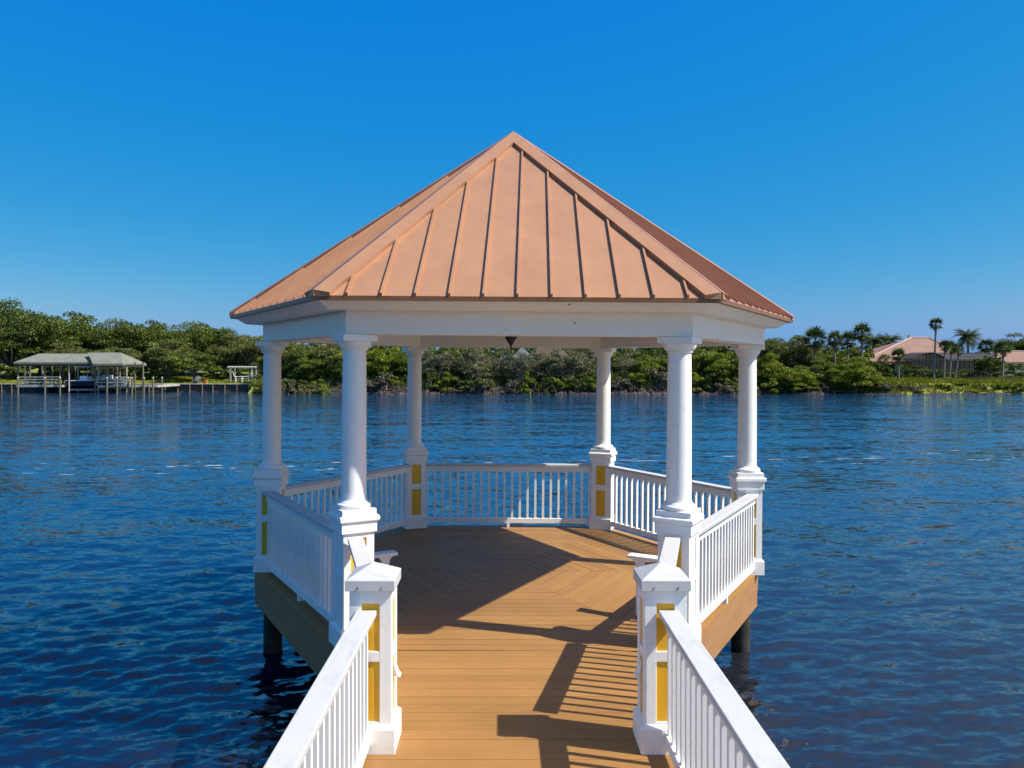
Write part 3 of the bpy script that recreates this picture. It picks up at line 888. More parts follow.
for px, ty in low:
    w = where(px); seen[w] = seen.get(w, 0)+1
    kd = ('low', 'lowdark', 'low', 'lowdark', 'low', 'twig')[low.index((px, ty)) % 6]
    plant(kd, px, 94.6, ty+random.uniform(-1,1.5), random.uniform(2.6,4.2), '%s waterside shrub, %s to the right of the %s' % ({'low': 'low bright', 'lowdark': 'low dark green', 'twig': 'low leafless grey'}[kd], ordn[seen[w]-1], w[0]), 'low shrubs along the far waterline', 'shrub')
for px, ty, w, lb in [(482,372,3.4,'pale leafless shrub on the rocks below and left of the hanging lantern'),(384,366,3.4,'pale leafless shrub among the bright mangroves left of the left back column'),(660,360,4,'pale twiggy shrub beside the right front column'),(287,372,3,'pale twiggy shrub at the waterline near the left outer column'),(724,378,3,'pale twiggy shrub at the waterline left of the right outer column'),(915,383,4.5,'brown twiggy bush at the water left of the tallest palm'),(882,380,2.6,'brown twiggy bush below the left slope of the pink roof')]:
    plant('twig', px, 93.8, ty, w, lb, 'leafless shrubs on the far bank', 'shrub')
right_row = [(868,95,379,4.2),(884,95.5,382,3),(903,96.5,383,3.2),(925,97,385,2.6),(943,96,384,3),(962,97,383,3.2),(981,96,384,3),(1000,97,383,3),(1018,96,382,3.4)]
for k_, (px, d, ty, w) in enumerate(right_row):
    plant('low' if k_ % 2 else 'lowdark', px, d, ty, w, '%s low bush, %s from the left along the grassy bank below the pink roofed house' % ('bright' if k_ % 2 else 'dark', (ordn+['ninth'])[k_]), 'low bushes on the grassy right bank', 'shrub')
for px, d, ty, w, lb in [(878,118,361,5,'dark round garden shrub under the left eave of the pink roof'),(892,117,364,5,'dark garden shrub left of the young cabbage palm'),(912,117,364,5,'dark garden shrub below the left end of the arched screen'),(924,118,365,4,'dark garden shrub below the middle of the arched screen'),(1020,116,362,5,'dark garden shrub in front of the small pink roofed wing'),
 (938,114,369,4.5,'low dark hedge bush behind the tallest palm'),(955,114,370,4.5,'low dark hedge bush behind the trio of palms'),(972,114,369,4.5,'low dark hedge bush right of the trio of palms'),(990,115,371,4.5,'low dark hedge bush under the broad leafed small tree'),(1006,115,369,4,'low dark hedge bush behind the palm near the right edge')]:
    plant('lowdark', px, d, ty, w, lb, 'dark garden shrubs in front of the pink roofed house', 'shrub')
for bw, bh, objs in PROT.values():
    for p in objs:
        if p.name not in used:
            for c in kids(p): bpy.data.objects.remove(c)
            bpy.data.objects.remove(p)

# far-off wood that closes the view
def woodland():
    rng = np.random.default_rng(99); V = []; Q = []; off = 0
    rows = []
    for px in range(-90, 1130, 11):
        for d in (140, 152):
            if px < 240: ty = 332
            elif px < 770: ty = 333
            elif px < 902: ty = 342
            elif px < 975: ty = 353
            else: ty = 349
            rows.append((px+rng.uniform(-4, 4), d, ty+rng.uniform(-1, 5)))
    for px in range(758, 872, 8): rows.append((px, 128, 341+rng.uniform(-1,4)))
    for px in range(250, 770, 13): 0 if 512 < px < 552 else rows.append((px+rng.uniform(-4,4), 122, 339+rng.uniform(-1,6)))
    for px, d, ty in rows:
        x, y = PX(px, d), PY(d); h = PZ(ty, d)
        P, N, L = crown_points(rng, 7, 6, h-.5, .5, 12, 1700)
        v, q = leaf_cloud(rng, P+np.array([x, y, 0]), N, .36)
        V.append(v); Q.append(q+off); off += len(v)
    me = fast_mesh('woodland', np.concatenate(V), np.concatenate(Q), M['oak'])
    o = bpy.data.objects.new('woodland', me); COL.objects.link(o)
    tag(o, 'distant dark green wood closing the view behind the far bank', 'woodland', kind='stuff')
woodland()

# marsh grass on the right bank
def grass(name, label, x0, x1, t0, t1, count, hgt, mat, seed):
    rng = np.random.default_rng(seed)
    x = rng.uniform(x0, x1, count); t = rng.uniform(t0, t1, count)
    y = np.array([shore(a)+b for a, b in zip(x, t)]); z = np.array([gz_height(a, b) for a, b in zip(x, y)])
    clump = .6+.4*np.sin(x*.9+t*.6)*np.sin(x*.37-t*1.1)
    h = hgt*rng.uniform(.5, 1.2, count)*clump; w = .07+.05*rng.random(count)
    an = rng.uniform(0, 6.283, count); dx, dy = np.cos(an)*w, np.sin(an)*w
    lx, ly = rng.normal(0, .22, count)*h, rng.normal(0, .22, count)*h
    a = np.stack([x-dx, y-dy, z-.1], 1); b = np.stack([x+dx, y+dy, z-.1], 1)
    c = np.stack([x+lx+dx*.3, y+ly+dy*.3, z+h], 1); e = np.stack([x+lx-dx*.3, y+ly-dy*.3, z+h], 1)
    v = np.stack([a, b, c, e], 1).reshape(-1, 3); q = np.arange(count*4).reshape(-1, 4)
    o = bpy.data.objects.new(name, fast_mesh(name, v, q, mat)); COL.objects.link(o)
    tag(o, label, 'grass', kind='stuff')
grass('marsh_grass', 'yellow green marsh grass along the right bank below the pink roofed house', 43, 85, .5, 24, 34000, .42, M['marsh'], 4)
grass('lawn_grass', 'bright short lawn grass behind the timber sea wall', -75, XS-.3, .8, 16, 26000, .16, M['marsh'], 5)
grass('bank_undergrowth', 'mixed green undergrowth between the mangroves on the far bank', XS+1, 43, 1.5, 34, 60000, 1.5, M['mid'], 6)

# rocks and roots of the bank
def rubble():
    rng = random.Random(12); mb = MB()
    for i in range(1500):
        x = rng.uniform(XS+.5, 62); t = abs(rng.gauss(0, 1.1)); 
        if x > 41: t *= .4
        s = rng.uniform(.12, .42) * (1.15 if x < 41 else .6)
        y = shore(x)+t-.2; z = max(-1.05, gz_height(x, y))+s*.15
        vs = []
        for dx, dy, dz in ((1,0,0),(-1,0,0),(0,1,0),(0,-1,0),(0,0,1),(0,0,-1)):
            k = s*rng.uniform(.6, 1.25); vs.append((x+dx*k*1.3+rng.uniform(-.1,.1)*s, y+dy*k, z+dz*k*.75))
        mb.add(vs, [(0,2,4),(2,1,4),(1,3,4),(3,0,4),(2,0,5),(1,2,5),(3,1,5),(0,3,5)])
    for i in range(260):                       # exposed roots
        x = rng.uniform(XS+.5, 41); y = shore(x)+rng.uniform(-.3, 1.2); z = -.9
        mb.tube([(x,y,z-.3),(x+rng.uniform(-.4,.4),y+.3,z+.5),(x+rng.uniform(-.9,.9),y+1,z+rng.uniform(.8,1.5))], [.05,.04,.025], 4)
    tag(mb.build('rock_bank', M['rock'], fix=False), 'dark rubble and exposed roots lining the far waterline', 'rocks', kind='stuff')
rubble()

# ------------------------------------------------------------------ palms
def frond(mb, base, ang, elev, length, n=7, width=.35, sag=.9):
    """feather frond: arching rib with leaflets on both sides"""
    P = []
    for i in range(n+1):
        t = i/n; e = elev - sag*t*1.3
        if i == 0: p = Vector(base)
        else: p = p + Vector((math.cos(ang)*math.cos(e), math.sin(ang)*math.cos(e), math.sin(e)))*(length/n)
        P.append(p.copy())
    for i in range(n):
        a, b = P[i], P[i+1]; t = (i+.5)/n
        w = width*math.sin(math.pi*min(1, .15+.85*t))**.6
        side = Vector((-math.sin(ang), math.cos(ang), 0)); d = (b-a)
        for s in (-1, 1):
            for k in (.0, .5):
                q = a.lerp(b, k)
                tip = q + side*s*w + d*.8 + Vector((0,0,-w*.55))
                mb.add([q, q+d*.38, tip], [(0,1,2)])
def palm(kind, px, d, crown_y, rad, base_y, label, style='fan', lean=0, tr=.16, skirt=True, seed=0):
    rad *= 1.12
    rd = random.Random(seed or int(px*7)); x, y = PX(px, d), PY(d)
    g = gz_height(x, y) if base_y is None else PZ(base_y, d)
    H = PZ(crown_y, d) - g
    root = empty(kind, (x, y, g-.1), 0, label, 'palm', 'palms on the far bank')
    mb = MB(); L = lean
    mb.tube([(-L,0,-.3),(-L*.9,0,H*.05),(-L*.4,0,H*.5),(0,0,H*.97)], [tr*1.5,tr*1.1,tr*.95,tr*.85], 8)
    mb.build('trunk', M['palmbark'], root, smooth=True, fix=False)
    mb = MB(); c = Vector((0,0,H))
    if style == 'feather':
        for i in range(64):
            frond(mb, c, rd.uniform(0, 6.28), rd.uniform(-.5, 1.35), rad*rd.uniform(.95, 1.2), 7, rad*.24)
    else:
        for i in range(72):
            a = rd.uniform(0, 6.283); e = rd.uniform(-.7, 1.4); pl = rad*rd.uniform(.45, .62)
            u = Vector((math.cos(a)*math.cos(e), math.sin(a)*math.cos(e), math.sin(e)))
            q = c + u*pl; side = Vector((-math.sin(a), math.cos(a), 0)); upv = u.cross(side)
            mb.add([c-side*.03, c+side*.03, q], [(0,1,2)])
            fl = rad*rd.uniform(.42, .58)
            for k in range(9):
                b = R(-100+25*k); dd = u*math.cos(b)+side*math.sin(b) + Vector((0,0,-.25-.2*abs(math.sin(b)))); dd.normalize()
                pp = dd.cross(upv).normalized()*fl*.13
                mb.add([q-pp*.4, q+pp, q+dd*fl], [(0,1,2)])
    mb.build('crown', M['palm'], root, fix=False)
    if skirt:
        mb = MB()
        for i in range(12):
            frond(mb, c+Vector((0,0,-.1)), rd.uniform(0, 6.28), rd.uniform(-1.3,-.8), rad*.75, 4, rad*.2, .2)
        mb.build('dead_fronds', M['deadpalm'], root, fix=False)
    return root
palm('cabbage_palm', 815, 103, 339, 1.75, None, 'leftmost palm of the bank, its crown above the thin topped oaks')
palm('cabbage_palm', 834.5, 99, 339, 1.2, None, 'slender cabbage palm rising alone from the dip in the treeline', lean=-.1, tr=.11)
palm('cabbage_palm', 848, 108, 341, 1.5, None, 'cabbage palm between the slender one and the high crowned one', skirt=False)
palm('cabbage_palm', 862, 104, 332.5, 1.5, None, 'high crowned cabbage palm above the large round mangrove bush')
palm('feather_palm', 874, 150, 341, 2.3, None, 'feathery palm right of the high crowned cabbage palm', 'feather', skirt=False)
palm('feather_palm', 889, 150, 341, 2.2, None, 'feathery palm over the left slope of the big pink roof', 'feather', skirt=False)
palm('cabbage_palm', 936, 112, 323.5, 1.05, 377, 'tallest palm, bare trunk and tiny crown in front of the pink roof', lean=.35, tr=.15)
palm('date_palm', 968, 150, 336, 2.3, None, 'round headed date palm rising behind the screened enclosure', 'feather', tr=.25, skirt=False)
palm('cabbage_palm', 945, 110, 345.5, 1.0, 379, 'left palm of the close trio before the screened enclosure', lean=.15, tr=.11)
palm('cabbage_palm', 951.5, 111, 347, 1.1, 378, 'middle palm of the close trio before the screened enclosure', lean=.3, tr=.10)
palm('cabbage_palm', 959, 112, 349, 1.0, 379, 'right palm of the close trio before the screened enclosure', lean=.7, tr=.10)
palm('cabbage_palm', 898.5, 108, 355, 1.15, 381, 'young cabbage palm in front of the left part of the pink roof', tr=.13)
palm('cabbage_palm', 1003.5, 108, 347.5, 1.3, 381, 'cabbage palm in front of the small pink roof near the right edge', lean=.2, tr=.12)
palm('cabbage_palm', 986, 142, 346, 1.6, None, 'distant cabbage palm behind the screened enclosure roof', tr=.12)

# ================================================================== PINK ROOFED HOUSE
def hip_roof(mb, x0, x1, y0, y1, z0, z1, rx0, rx1, th=.15):
    ym = (y0+y1)/2
    vs = [(x0,y0,z0),(x1,y0,z0),(x1,y1,z0),(x0,y1,z0),(rx0,ym,z1),(rx1,ym,z1)]
    vs += [(a,b,c-th) for a,b,c in vs[:4]]
    mb.add(vs, [(0,1,5,4),(1,2,5),(2,3,4,5),(3,0,4),(0,6,7,1),(1,7,8,2),(2,8,9,3),(3,9,6,0),(6,9,8,7)])
D = 128; s_ = D/F
hx = PX(917, D); hy = PY(D); hg = .45
hs = empty('house', (hx, hy, hg), 0, 'long low house with big pink tiled hip roof and screened pool enclosure', 'house')
def X_(px, d=D): return PX(px, d)-hx
def Z_(y, d=D): return PZ(y, d)-hg
mb = MB(); mb.box(X_(868), X_(966), .9, 13, -.5, Z_(361.5)); mb.build('wall', M['stucco'], hs)
ze = Z_(361.2)
mb = MB(); hip_roof(mb, X_(863), X_(974), 0, 14, ze, Z_(338, D+7), X_(911, D+7), X_(929, D+7)); rf = mb.build('roof', M['tile'], hs)
mb = MB()
A = Vector((X_(863),0,ze)); B = Vector((X_(911, D+7),7,Z_(338, D+7))); C_ = Vector((X_(929, D+7),7,Z_(338, D+7))); E_ = Vector((X_(974),0,ze))
for p, q in ((A,B),(B,C_),(C_,E_)): mb.tube([tuple(p+Vector((0,0,.06))), tuple(q+Vector((0,0,.06)))], [.13,.13], 6)
mb.build('ridge_tiles', M['ridge'], rf, smooth=True)
MB().box(X_(908, D+9), X_(910.5, D+9), 8.5, 9.1, Z_(342, D+9), Z_(335, D+9)).build('chimney', M['stucco'], rf)
# projecting front bay of the roof with its pale hip
mb = MB(); z2 = Z_(345)
mb.add([(X_(896),-.8,ze-.02),(X_(938),-.8,ze-.02),(X_(938),3.6,z2),(X_(912),3.6,z2),(X_(896),.3,ze-.02)], [(0,1,2,3),(0,3,4)])
for k, px in enumerate((874, 884, 894)):
    w = MB().box(X_(px)-.55, X_(px)+.55, .84, .9, .7, 2.2).build('window', M['window'], hs)
    MB().box(X_(px)-.65, X_(px)+.65, .80, .84, .58, .7).build('sill', M['plastic'], w); MB().box(X_(px)-.65, X_(px)+.65, .80, .84, 2.2, 2.3).build('lintel', M['plastic'], w)
# screened enclosure: barrel vaulted left bay, flat right bay
es = empty('screened_enclosure', (X_(945), -3, 0), 0, parent=hs)
ex = hx+X_(945)
def EX(px, d=D-3): return PX(px, d)-ex
fr = MB(); scn = MB()
xa, xb = EX(908), EX(943); zb = Z_(360, D-3); zt = Z_(352.5, D-3)
N_ = 10; arc = []
for i in range(N_+1):
    t = i/N_; x = xa+(xb-xa)*t; z = zb+(zt-zb)*math.sin(math.pi*t)**.75 if 0 < t < 1 else zb
    arc.append((x, z))
for yv in (-1.5, 3.5):
    fr.tube([(x, yv, z) for x, z in arc], [.07]*len(arc), 5)
for i in range(0, N_+1):
    x, z = arc[i]
    fr.box(x-.035, x+.035, -1.535, -1.465, 0, z)
for i in range(0, N_+1, 2):
    x, z = arc[i]; fr.tube([(x,-1.5,z),(x,3.5,z)], [.04,.04], 5)
for z in (1.2, zb): fr.box(xa, xb, -1.53, -1.47, z-.04, z+.04)
for i in range(N_):
    (x0, z0), (x1, z1) = arc[i], arc[i+1]
    scn.add([(x0,-1.5,0),(x1,-1.5,0),(x1,-1.5,z1),(x0,-1.5,z0)], [(0,1,2,3)])
    scn.add([(x0,-1.5,z0),(x1,-1.5,z1),(x1,3.5,z1),(x0,3.5,z0)], [(0,1,2,3)])
xc = EX(1000); zf = Z_(360.5, D-3); zr = Z_(352.5, D-3)
npst = 13
for i in range(npst):
    x = xb + (xc-xb)*i/(npst-1); fr.box(x-.04, x+.04, -1.04, -.96, 0, zf)
    fr.tube([(x,-1,zf),(x,4,zr)], [.045,.045], 5)
for z in (.5, 1.3, zf): fr.box(xb, xc, -1.03, -.97, z-.04, z+.04)
fr.box(xb, xc, 3.96, 4.04, zr-.05, zr+.05)
for yy, zz in ((.6, zf+(zr-zf)*.32), (2.3, zf+(zr-zf)*.66)): fr.tube([(xb,yy,zz),(xc,yy,zz)], [.04,.04], 5)
scn.add([(xb,-1,0),(xc,-1,0),(xc,-1,zf),(xb,-1,zf)], [(0,1,2,3)]); scn.add([(xb,-1,zf),(xc,-1,zf),(xc,4,zr),(xb,4,zr)], [(0,1,2,3)])
fr.build('frame', M['screenframe'], es, fix=False); scn.build('screen', M['screen'], es, fix=False)
# small wing at the right
hw = empty('house', (PX(1018, 124), PY(124), .4), 0, 'small beige house wing with pink hip roof at the right edge', 'house')
w0 = 124/F
MB().box(-2.6, 6, .6, 7, -.4, PZ(362.5,124)-.4).build('wall', M['stucco'], hw)
mb = MB(); hip_roof(mb, -3.2, 6.6, 0, 7.6, PZ(362,124)-.4, PZ(351.5,128)-.4, -.9, 3.4); r2 = mb.build('roof', M['tile'], hw)
MB().tube([(-3.2,0,PZ(362,124)-.34),(-.9,3.8,PZ(351.5,128)-.34),(3.4,3.8,PZ(351.5,128)-.34)], [.1,.1,.1], 6).build('ridge_tiles', M['ridge'], r2)
w = MB().box(-1.1, -.1, .54, .6, .6, 2.0).build('window', M['window'], hw)
MB().box(-1.2, .0, .50, .54, .5, .6).build('sill', M['plastic'], w); MB().box(-1.2, 0, .50, .54, 2.0, 2.1).build('lintel', M['plastic'], w)
# dark garden fence in front of the enclosure
fe = empty('garden_fence', (PX(1000,106), PY(106), PZ(382,106)), 0, 'low dark picket fence on the right bank before the house', 'fence')
mb = MB()
for i in range(40): mb.box(-5+i*.25, -4.95+i*.25, -.02, .02, .05, .75)
mb.build('pickets', M['screenframe'], fe)
MB().box(-5, 5, -.035, -.021, .62, .68).box(-5, 5, -.035, -.021, .15, .21).build('rails', M['screenframe'], fe)
# house glimpsed through the mangroves in the middle
gh = empty('house', (PX(530,112), PY(112), .3), 0, 'white gabled house with grey roof glimpsed through mangroves right of the lantern', 'house')
zz = PZ(358,112)-.3
MB().box(-2.6, 5.2, 0, 7, -.3, zz).build('wall', M['stucco'], gh)
mb = MB(); hip_roof(mb, 0.6, 5.8, -.5, 7.5, zz, PZ(346,114)-.3, 1.2, 4.6); mb.build('roof', M['seawall'], gh)
mb = MB(); zp = PZ(347,112)-.3
mb.add([(-2.8,-.1,zz),(.6,-.1,zz),(-1.1,-.1,zp),(-2.8,6,zz),(.6,6,zz),(-1.1,6,zp)], [(0,1,2),(5,4,3),(0,2,5,3),(1,4,5,2)]); mb.build('gable', M['capboard'], gh)
MB().box(1.8, 2.8, -.05, .0, 1.2, 2.4).build('window', M['window'], gh)

# ================================================================== SEA WALL
D = 102.2
sw = empty('seawall', (PX(120,D), 92.3, 0), 0, 'dark timber sea wall with pale posts and grey cap holding the lawn', 'sea wall')
sx0 = sw.location.x
L0, L1 = -90-sx0, XS-sx0
MB().box(L0, L1, -.06, .06, -1.8, -.08).build('wall_boards', M['seawall'], sw)
MB().box(L0, L1, -.25, .25, -.06, .02).build('cap', M['capboard'], sw)
pp = None
for i, px in enumerate([-70,-55,-40,-25,-10,3,13,25,37,50,62,75,88,100,112,124,136,150,166,178.5,190.5,203,213.5,225.5,237.5,249.5,259]):
    x = PX(px, D)-sx0
    if pp is None: pp = MB().tube([(0,-.2,-2),(0,-.2,-.07)], [.085,.085], 8).build('post', M['wallpost'], sw); c = pp
    else: c = pp.copy(); COL.objects.link(c)
    c.location = (x, 0, 0)

# ================================================================== BOATHOUSE DOCK
DB = 96.0
bh = empty('boathouse', (PX(80,DB), PY(DB), WATER), 0, 'open sided boathouse dock with long grey hip roof on pilings', 'boathouse')
bx0 = bh.location.x
def BX(px, d=DB): return PX(px, d)-bx0
def BZ(y, d=DB): return PZ(y, d)-WATER
zd = 1.0
mb = MB(); mb.box(BX(16), BX(62), 0, 7, zd-.24, zd-.0); mb.box(BX(106), BX(160), -.6, 1.2, zd-.26, zd-.02); mb.box(BX(100), BX(106), -.6, 8, zd-.25, zd-.01); mb.box(BX(62), BX(100), 5.4, 7, zd-.25, zd-.01)
mb.box(BX(150), BX(160), 1.2, 7.6, zd-.25, zd-.01)
mb.build('dock_deck', M['greywood'], bh)
mb = MB(); hip_roof(mb, BX(12.5), BX(99), .2, 6.2, BZ(362.2), BZ(353.6,99), BX(38,99), BX(85,99), .22)
rl = mb.build('roof', M['shingle'], bh)
mb = MB(); hip_roof(mb, BX(93.5,95), BX(146.5,101), -1.2, 5.0, BZ(363.6), BZ(352.6,98), BX(88,98), BX(121,98), .25)
mb.build('roof', M['shingle'], bh)
pp = None
for px, yo in [(18,.6),(30,6.5),(45,.6),(52,6.5),(60,.6),(75,6.5),(63,3),(95,-.2),(107,-.5),(120,-.6),(135,6.5),(143,-.6),(97,6.5),(117,6.5),(135,-.5),(25,6.6),(42,6.6)]:
    if pp is None: pp = MB().tube([(0,0,-1.5),(0,0,BZ(363)+.1)], [.11,.11], 8).build('post', M['greenpile'], bh); c = pp
    else: c = pp.copy(); COL.objects.link(c)
    c.location = (BX(px, DB+yo), yo, 0)
MB().box(BX(15), BX(93), .45, .75, BZ(363.5)-.3, BZ(363.5)).box(BX(95), BX(145), -.75, -.45, BZ(364.5)-.3, BZ(364.5)).build('header_beam', M['joist'], bh)
pp = None
for px, yo in [(18,-.2),(45,-.2),(60,-.2),(107,-1.0),(117,-1.0),(128,-1.0),(132,-1.2),(144,-1),(153,-.9),(162,1.0)]:
    if pp is None:
        pp = MB().tube([(0,0,-1.5),(0,0,1.85)], [.12,.10], 8).build('mooring_piling', M['greenpile'], bh); c = pp
        MB().lathe([(.12,1.85),(.12,1.9),(.02,2.0)], 8).build('piling_cap', M['capboard'], pp)
        src = pp
    else: c = copy_tree(src, bh)
    c.location = (BX(px, DB+yo), yo, 0)
for (p0, p1, yo) in ((18,60,0),(96,107,-.6),(107.5,130,-.75)):
    mb = MB()
    for z in (1.35, 1.7, 2.0): mb.box(BX(p0, DB+yo), BX(p1, DB+yo), yo-.03, yo+.03, z-.05, z+.05)
    n_ = int((p1-p0)/9)+1
    for i in range(n_+1):
        x = BX(p0+(p1-p0)*i/n_, DB+yo); mb.box(x-.04, x+.04, yo+.02, yo+.09, 1.0, 2.05)
    mb.build('dock_railing', M['greywood'], bh)

def boat(loc, L, W, hullmat, label, top='tee', outb=2):
    b = empty('boat', loc, 0, label, 'boat')
    # bow towards +x
    mb = MB(); st = []
    secs = [(-.5,1,.0),(-.2,1,.0),(.15,.95,.02),(.35,.7,.1),(.46,.38,.2),(.5,.05,.32)]
    vs = []; k = 5
    for t, w, lift in secs:
        x = t*L; hw_ = W/2*w
        vs += [(x,-hw_,.95+lift),(x,-hw_*.85,.35+lift),(x,0,.0+lift*1.6),(x,hw_*.85,.35+lift),(x,hw_,.95+lift)]
    fs = []
    for i in range(len(secs)-1):
        for j in range(k-1): fs.append((i*k+j, (i+1)*k+j, (i+1)*k+j+1, i*k+j+1))
    fs.append((0,1,2,3,4)); 
    mb.add(vs, fs); mb.build('hull', hullmat, b, fix=True)
    mb = MB(); vs = []
    for t, w, lift in secs: x = t*L; vs += [(x,-W/2*w-.03,.95+lift),(x,W/2*w+.03,.95+lift),(x,-W/2*w-.03,1.03+lift),(x,W/2*w+.03,1.03+lift)]
    fs = []
    for i in range(len(secs)-1):
        a, c = i*4, (i+1)*4; fs += [(a+2,c+2,c+3,a+3),(a,a+1,c+1,c),(a,c,c+2,a+2),(a+1,a+3,c+3,c+1)]
    fs += [(0,2,3,1)]
    mb.add(vs, fs); mb.build('deck', M['gel'], b)
    MB().box(-.15*L, .05*L, -.35*W, .35*W, 1.03, 1.55).build('console', M['gel'], b, bevel=.05)
    mb = MB(); mb.add([(.05*L,-.34*W,1.5),(.05*L,.34*W,1.5),(-.03*L,.3*W,2.0),(-.03*L,-.3*W,2.0),(.06*L,-.34*W,1.5),(.06*L,.34*W,1.5),(-.02*L,.3*W,2.0),(-.02*L,-.3*W,2.0)], [(0,1,2,3),(7,6,5,4),(0,4,5,1),(3,2,6,7),(0,3,7,4),(1,5,6,2)])
    mb.build('windshield', M['window'], b)
    if top:
        MB().box(-.24*L, .1*L, -.4*W, .4*W, 2.65, 2.75).build('canopy', M['gel'], b, bevel=.03)
        mb = MB()
        for x in (-.2, .06):
            for y in (-.33, .33): mb.tube([(x*L, y*W, 1.03),(x*L, y*W, 2.65)], [.03,.03], 6)
        mb.build('canopy_frame', M['steel'], b)
    for i in range(outb):
        y = (i-(outb-1)/2)*.6
        e = MB().box(-.5*L-.55, -.5*L-.02, y-.2, y+.2, .95, 1.55).box(-.5*L-.4, -.5*L-.15, y-.08, y+.08, .0, .95).build('outboard', M['black'], b, bevel=.04)
    return b
boat((PX(88,97.5), PY(97.5), WATER+.55), 4.6, 1.9, M['navy'], 'navy hulled boat with white deck raised on the lift under the roof')
boat((PX(109,101), PY(101), WATER+.65), 4.2, 1.9, M['gel'], 'white boat with white canopy behind the navy boat in the boathouse')
def lift(loc, label):
    l = empty('boat_lift', loc, 0, label, 'boat lift')
    MB().box(-2, 2, -.9, -.75, 0, .18).box(-2, 2, .75, .9, 0, .18).build('cradle', M['greywood'], l)
    mb = MB()
    for x in (-1.8, 1.8):
        for y in (-1.0, 1.0): mb.tube([(x,y,-2),(x,y,3.6)], [.09,.09], 6)
    mb.build('lift_posts', M['greywood'], l)
lift((PX(88,97.5), PY(97.5), WATER+.32), 'timber boat lift under the navy hulled boat')
lift((PX(109,101), PY(101), WATER+.42), 'timber boat lift under the white canopied boat')

# ------------------------------------------------------------------ garden furniture
def lounge_chair(name, loc, rz, mat, label, group, cat='chair'):
    c = empty(name, loc, rz, label, cat, group)
    mb = MB()
    for i in range(5): mb.box(-.32+i*.13, -.21+i*.13, -.3, .3, .38-i*.02, .41-i*.02)
    mb.build('seat', mat, c)
    mb = MB()
    for i in range(5):
        y = -.28+i*.115; hh = 1.02-.06*abs(i-2)
        mb.add([(.28,y,.3),(.28,y+.1,.3),(.31,y+.1,.3),(.31,y,.3),(.60,y,hh),(.60,y+.1,hh),(.63,y+.1,hh),(.63,y,hh)], [(0,3,2,1),(4,5,6,7),(0,1,5,4),(1,2,6,5),(2,3,7,6),(3,0,4,7)])
    mb.build('backrest', mat, c)
    for s in (-1, 1):
        a, b = sorted((s*.31, s*.44)); MB().box(-.4, .42, a, b, .56, .59).build('armrest', mat, c)
        a, b = sorted((s*.34, s*.39)); MB().box(-.36, -.28, a, b, 0, .56).build('leg', mat, c); MB().box(.30, .38, a, b, 0, .56).build('leg', mat, c)
    return c
def fz(px, d): return (PX(px, d), PY(d), gz_height(PX(px,d), PY(d)))
GA = 'white garden chairs beside the pergola'
c1 = lounge_chair('garden_chair', fz(239.5,105), R(-160), M['plastic'], 'white slatted garden chair, leftmost in front of the pergola', GA)
c1.scale = (1.35,)*3
for px, rz, lb in ((245.5,R(20),'white slatted garden chair under the right half of the pergola'),(256,R(15),'white slatted garden chair right of the pergola')):
    c = copy_tree(c1, None, fz(px,105), rz); c['label'] = lb
GB = 'dark resin chairs on the boathouse deck'
c2 = lounge_chair('deck_chair', (PX(36,98), PY(98), 0.0), R(10), M['darkplastic'], 'dark chair on the boathouse deck, left of the middle post', GB)
c = copy_tree(c2, None, (PX(41,99.5), PY(99.5), 0.0), R(-20)); c['label'] = 'dark chair just left of the middle post and set further back on the deck'
c = copy_tree(c2, None, (PX(54,98), PY(98), 0.0), R(170)); c['label'] = 'dark chair at the right end of the boathouse deck'
c = copy_tree(c2, None, (PX(160,104), PY(104), .02), R(30)); c['label'] = 'dark chair by the lawn at the shore end of the dock'
pg = empty('pergola', fz(243.5,106.5), 0, 'white timber pergola on the lawn behind the garden chairs', 'pergola')
pz = PZ(367,106.5)-pg.location.z
sp_ = 1.45
lg = None
for x in (-sp_, sp_):
    for y in (-.9, .9):
        if lg is None: lg = MB().box(-.08, .08, -.08, .08, 0, pz-.16).build('post', M['greywood'], pg); c = lg
        else: c = lg.copy(); COL.objects.link(c)
        c.location = (x, y, 0)
mb = MB()
for y in (-.9, .9): mb.box(-sp_-.5, sp_+.5, y-.05, y+.05, pz-.16, pz)
for i in range(9): x = -sp_-.3+i*(2*sp_+.6)/8; mb.box(x-.03, x+.03, -1.2, 1.2, pz+.002, pz+.12)
mb.build('beams', M['greywood'], pg)
# grey lounge seat and orange bucket on the wall cap
g_ = lounge_chair('lounge_seat', (PX(196.5,103), PY(103), .02), R(90), M['greyplastic'], 'grey low seat facing the water on the edge of the lawn', None); g_.scale = (1.1,1,1)
bk = empty('bucket', (PX(206,103.2), PY(103.2), .02), 0, 'orange bucket on the lawn edge right of the grey seat', 'bucket')
MB().lathe([(.17,0),(.24,.42),(.25,.44)], 12).build('pail', M['orange'], bk, smooth=True)
MB().tube([(-.24,0,.42),(-.15,0,.58),(.15,0,.58),(.24,0,.42)], [.012]*4, 5).build('handle', M['steel'], bk)

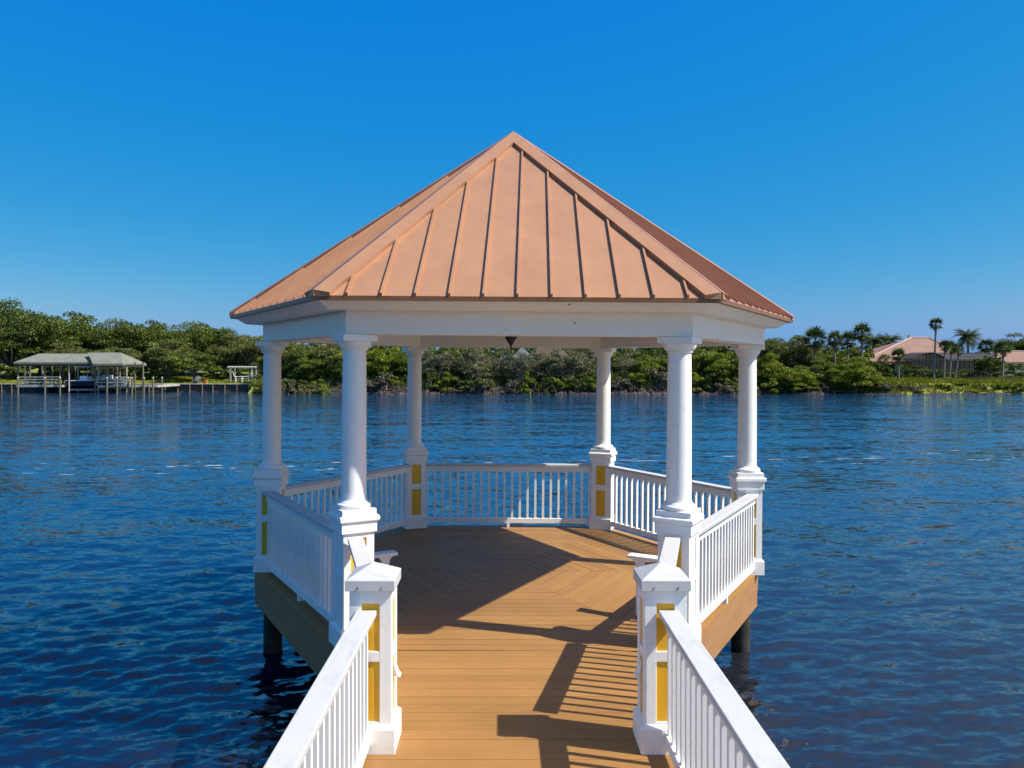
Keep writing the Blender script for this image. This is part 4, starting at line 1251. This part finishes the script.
# ================================================================== CAMERA, SUN, SKY
cam = bpy.data.cameras.new('camera'); co = bpy.data.objects.new('camera', cam); COL.objects.link(co)
cam.sensor_width = 36; cam.lens = 36*F/1024; cam.clip_end = 12000; cam.clip_start = .05
co.location = (CAMX, CAMY, CAMZ); co.rotation_euler = (R(90), 0, 0); cam.shift_x = 8.7/1024; cam.shift_y = -20/1024
scene.camera = co
sdir = Vector((.835, -.23, 1)).normalized()
sun = bpy.data.lights.new('sun', 'SUN'); sun.energy = 4.8; sun.angle = R(.53); sun.color = (1.0, .965, .86)
so = bpy.data.objects.new('sun', sun); COL.objects.link(so); so.location = (20, -10, 30)
so.rotation_euler = (-sdir).to_track_quat('-Z', 'Y').to_euler()
w = bpy.data.worlds.new('World'); scene.world = w; w.use_nodes = True; nt = w.node_tree
bg = nt.nodes['Background']; bg.inputs['Strength'].default_value = .105
sky = nt.nodes.new('ShaderNodeTexSky'); sky.sky_type = 'NISHITA'; sky.sun_disc = False
sky.sun_elevation = math.asin(sdir.z); sky.sun_rotation = math.atan2(sdir.x, sdir.y)
sky.air_density = 1.0; sky.dust_density = .9; sky.ozone_density = 2.2; sky.altitude = 0
# colour response of the camera: deep saturated blue, per-channel gain and gamma on the physical sky
sp_c = nt.nodes.new('ShaderNodeSeparateColor'); cb_c = nt.nodes.new('ShaderNodeCombineColor')
nt.links.new(sky.outputs[0], sp_c.inputs[0])
for i_, (g_, p_) in enumerate(((1.02, 2.79), (.380, .60), (.440, -.08))):
    m1 = nt.nodes.new('ShaderNodeMath'); m1.operation = 'MULTIPLY'; m1.inputs[1].default_value = .105
    m2 = nt.nodes.new('ShaderNodeMath'); m2.operation = 'POWER'; m2.inputs[1].default_value = p_
    m3 = nt.nodes.new('ShaderNodeMath'); m3.operation = 'MULTIPLY'; m3.inputs[1].default_value = g_/.105
    m5 = nt.nodes.new('ShaderNodeMath'); m5.operation = 'POWER'; m5.inputs[1].default_value = 6        # bright white aureole round the sun
    m6 = nt.nodes.new('ShaderNodeMath'); m6.operation = 'MULTIPLY_ADD'; m6.inputs[1].default_value = (1.3, .9, .6)[i_]/.105
    m4 = nt.nodes.new('ShaderNodeMath'); m4.operation = 'MINIMUM'; m4.inputs[1].default_value = 6/.105
    nt.links.new(sp_c.outputs[i_], m1.inputs[0]); nt.links.new(m1.outputs[0], m2.inputs[0]); nt.links.new(m2.outputs[0], m3.inputs[0]); nt.links.new(m1.outputs[0], m5.inputs[0]); nt.links.new(m5.outputs[0], m6.inputs[0]); nt.links.new(m3.outputs[0], m6.inputs[2]); nt.links.new(m6.outputs[0], m4.inputs[0]); nt.links.new(m4.outputs[0], cb_c.inputs[i_])
# high overhead the plain physical sky takes over
tcw = nt.nodes.new('ShaderNodeTexCoord'); spw = nt.nodes.new('ShaderNodeSeparateXYZ'); nt.links.new(tcw.outputs['Generated'], spw.inputs[0])
mrw = nt.nodes.new('ShaderNodeMapRange'); mrw.interpolation_type = 'SMOOTHSTEP'; mrw.inputs['From Min'].default_value = .44; mrw.inputs['From Max'].default_value = .95
nt.links.new(spw.outputs['Z'], mrw.inputs['Value'])
plain = mix(nt, 1.0, sky.outputs[0], (.95, 1.0, 1.12), 'MULTIPLY')
nt.links.new(mix(nt, mrw.outputs[0], cb_c.outputs[0], plain), bg.inputs['Color'])
vs_ = scene.view_settings; vs_.view_transform = 'Standard'; vs_.look = 'None'; vs_.gamma = 1; vs_.exposure = .55; vs_.use_curve_mapping = False
scene.cycles.max_bounces = 8; scene.cycles.transparent_max_bounces = 12
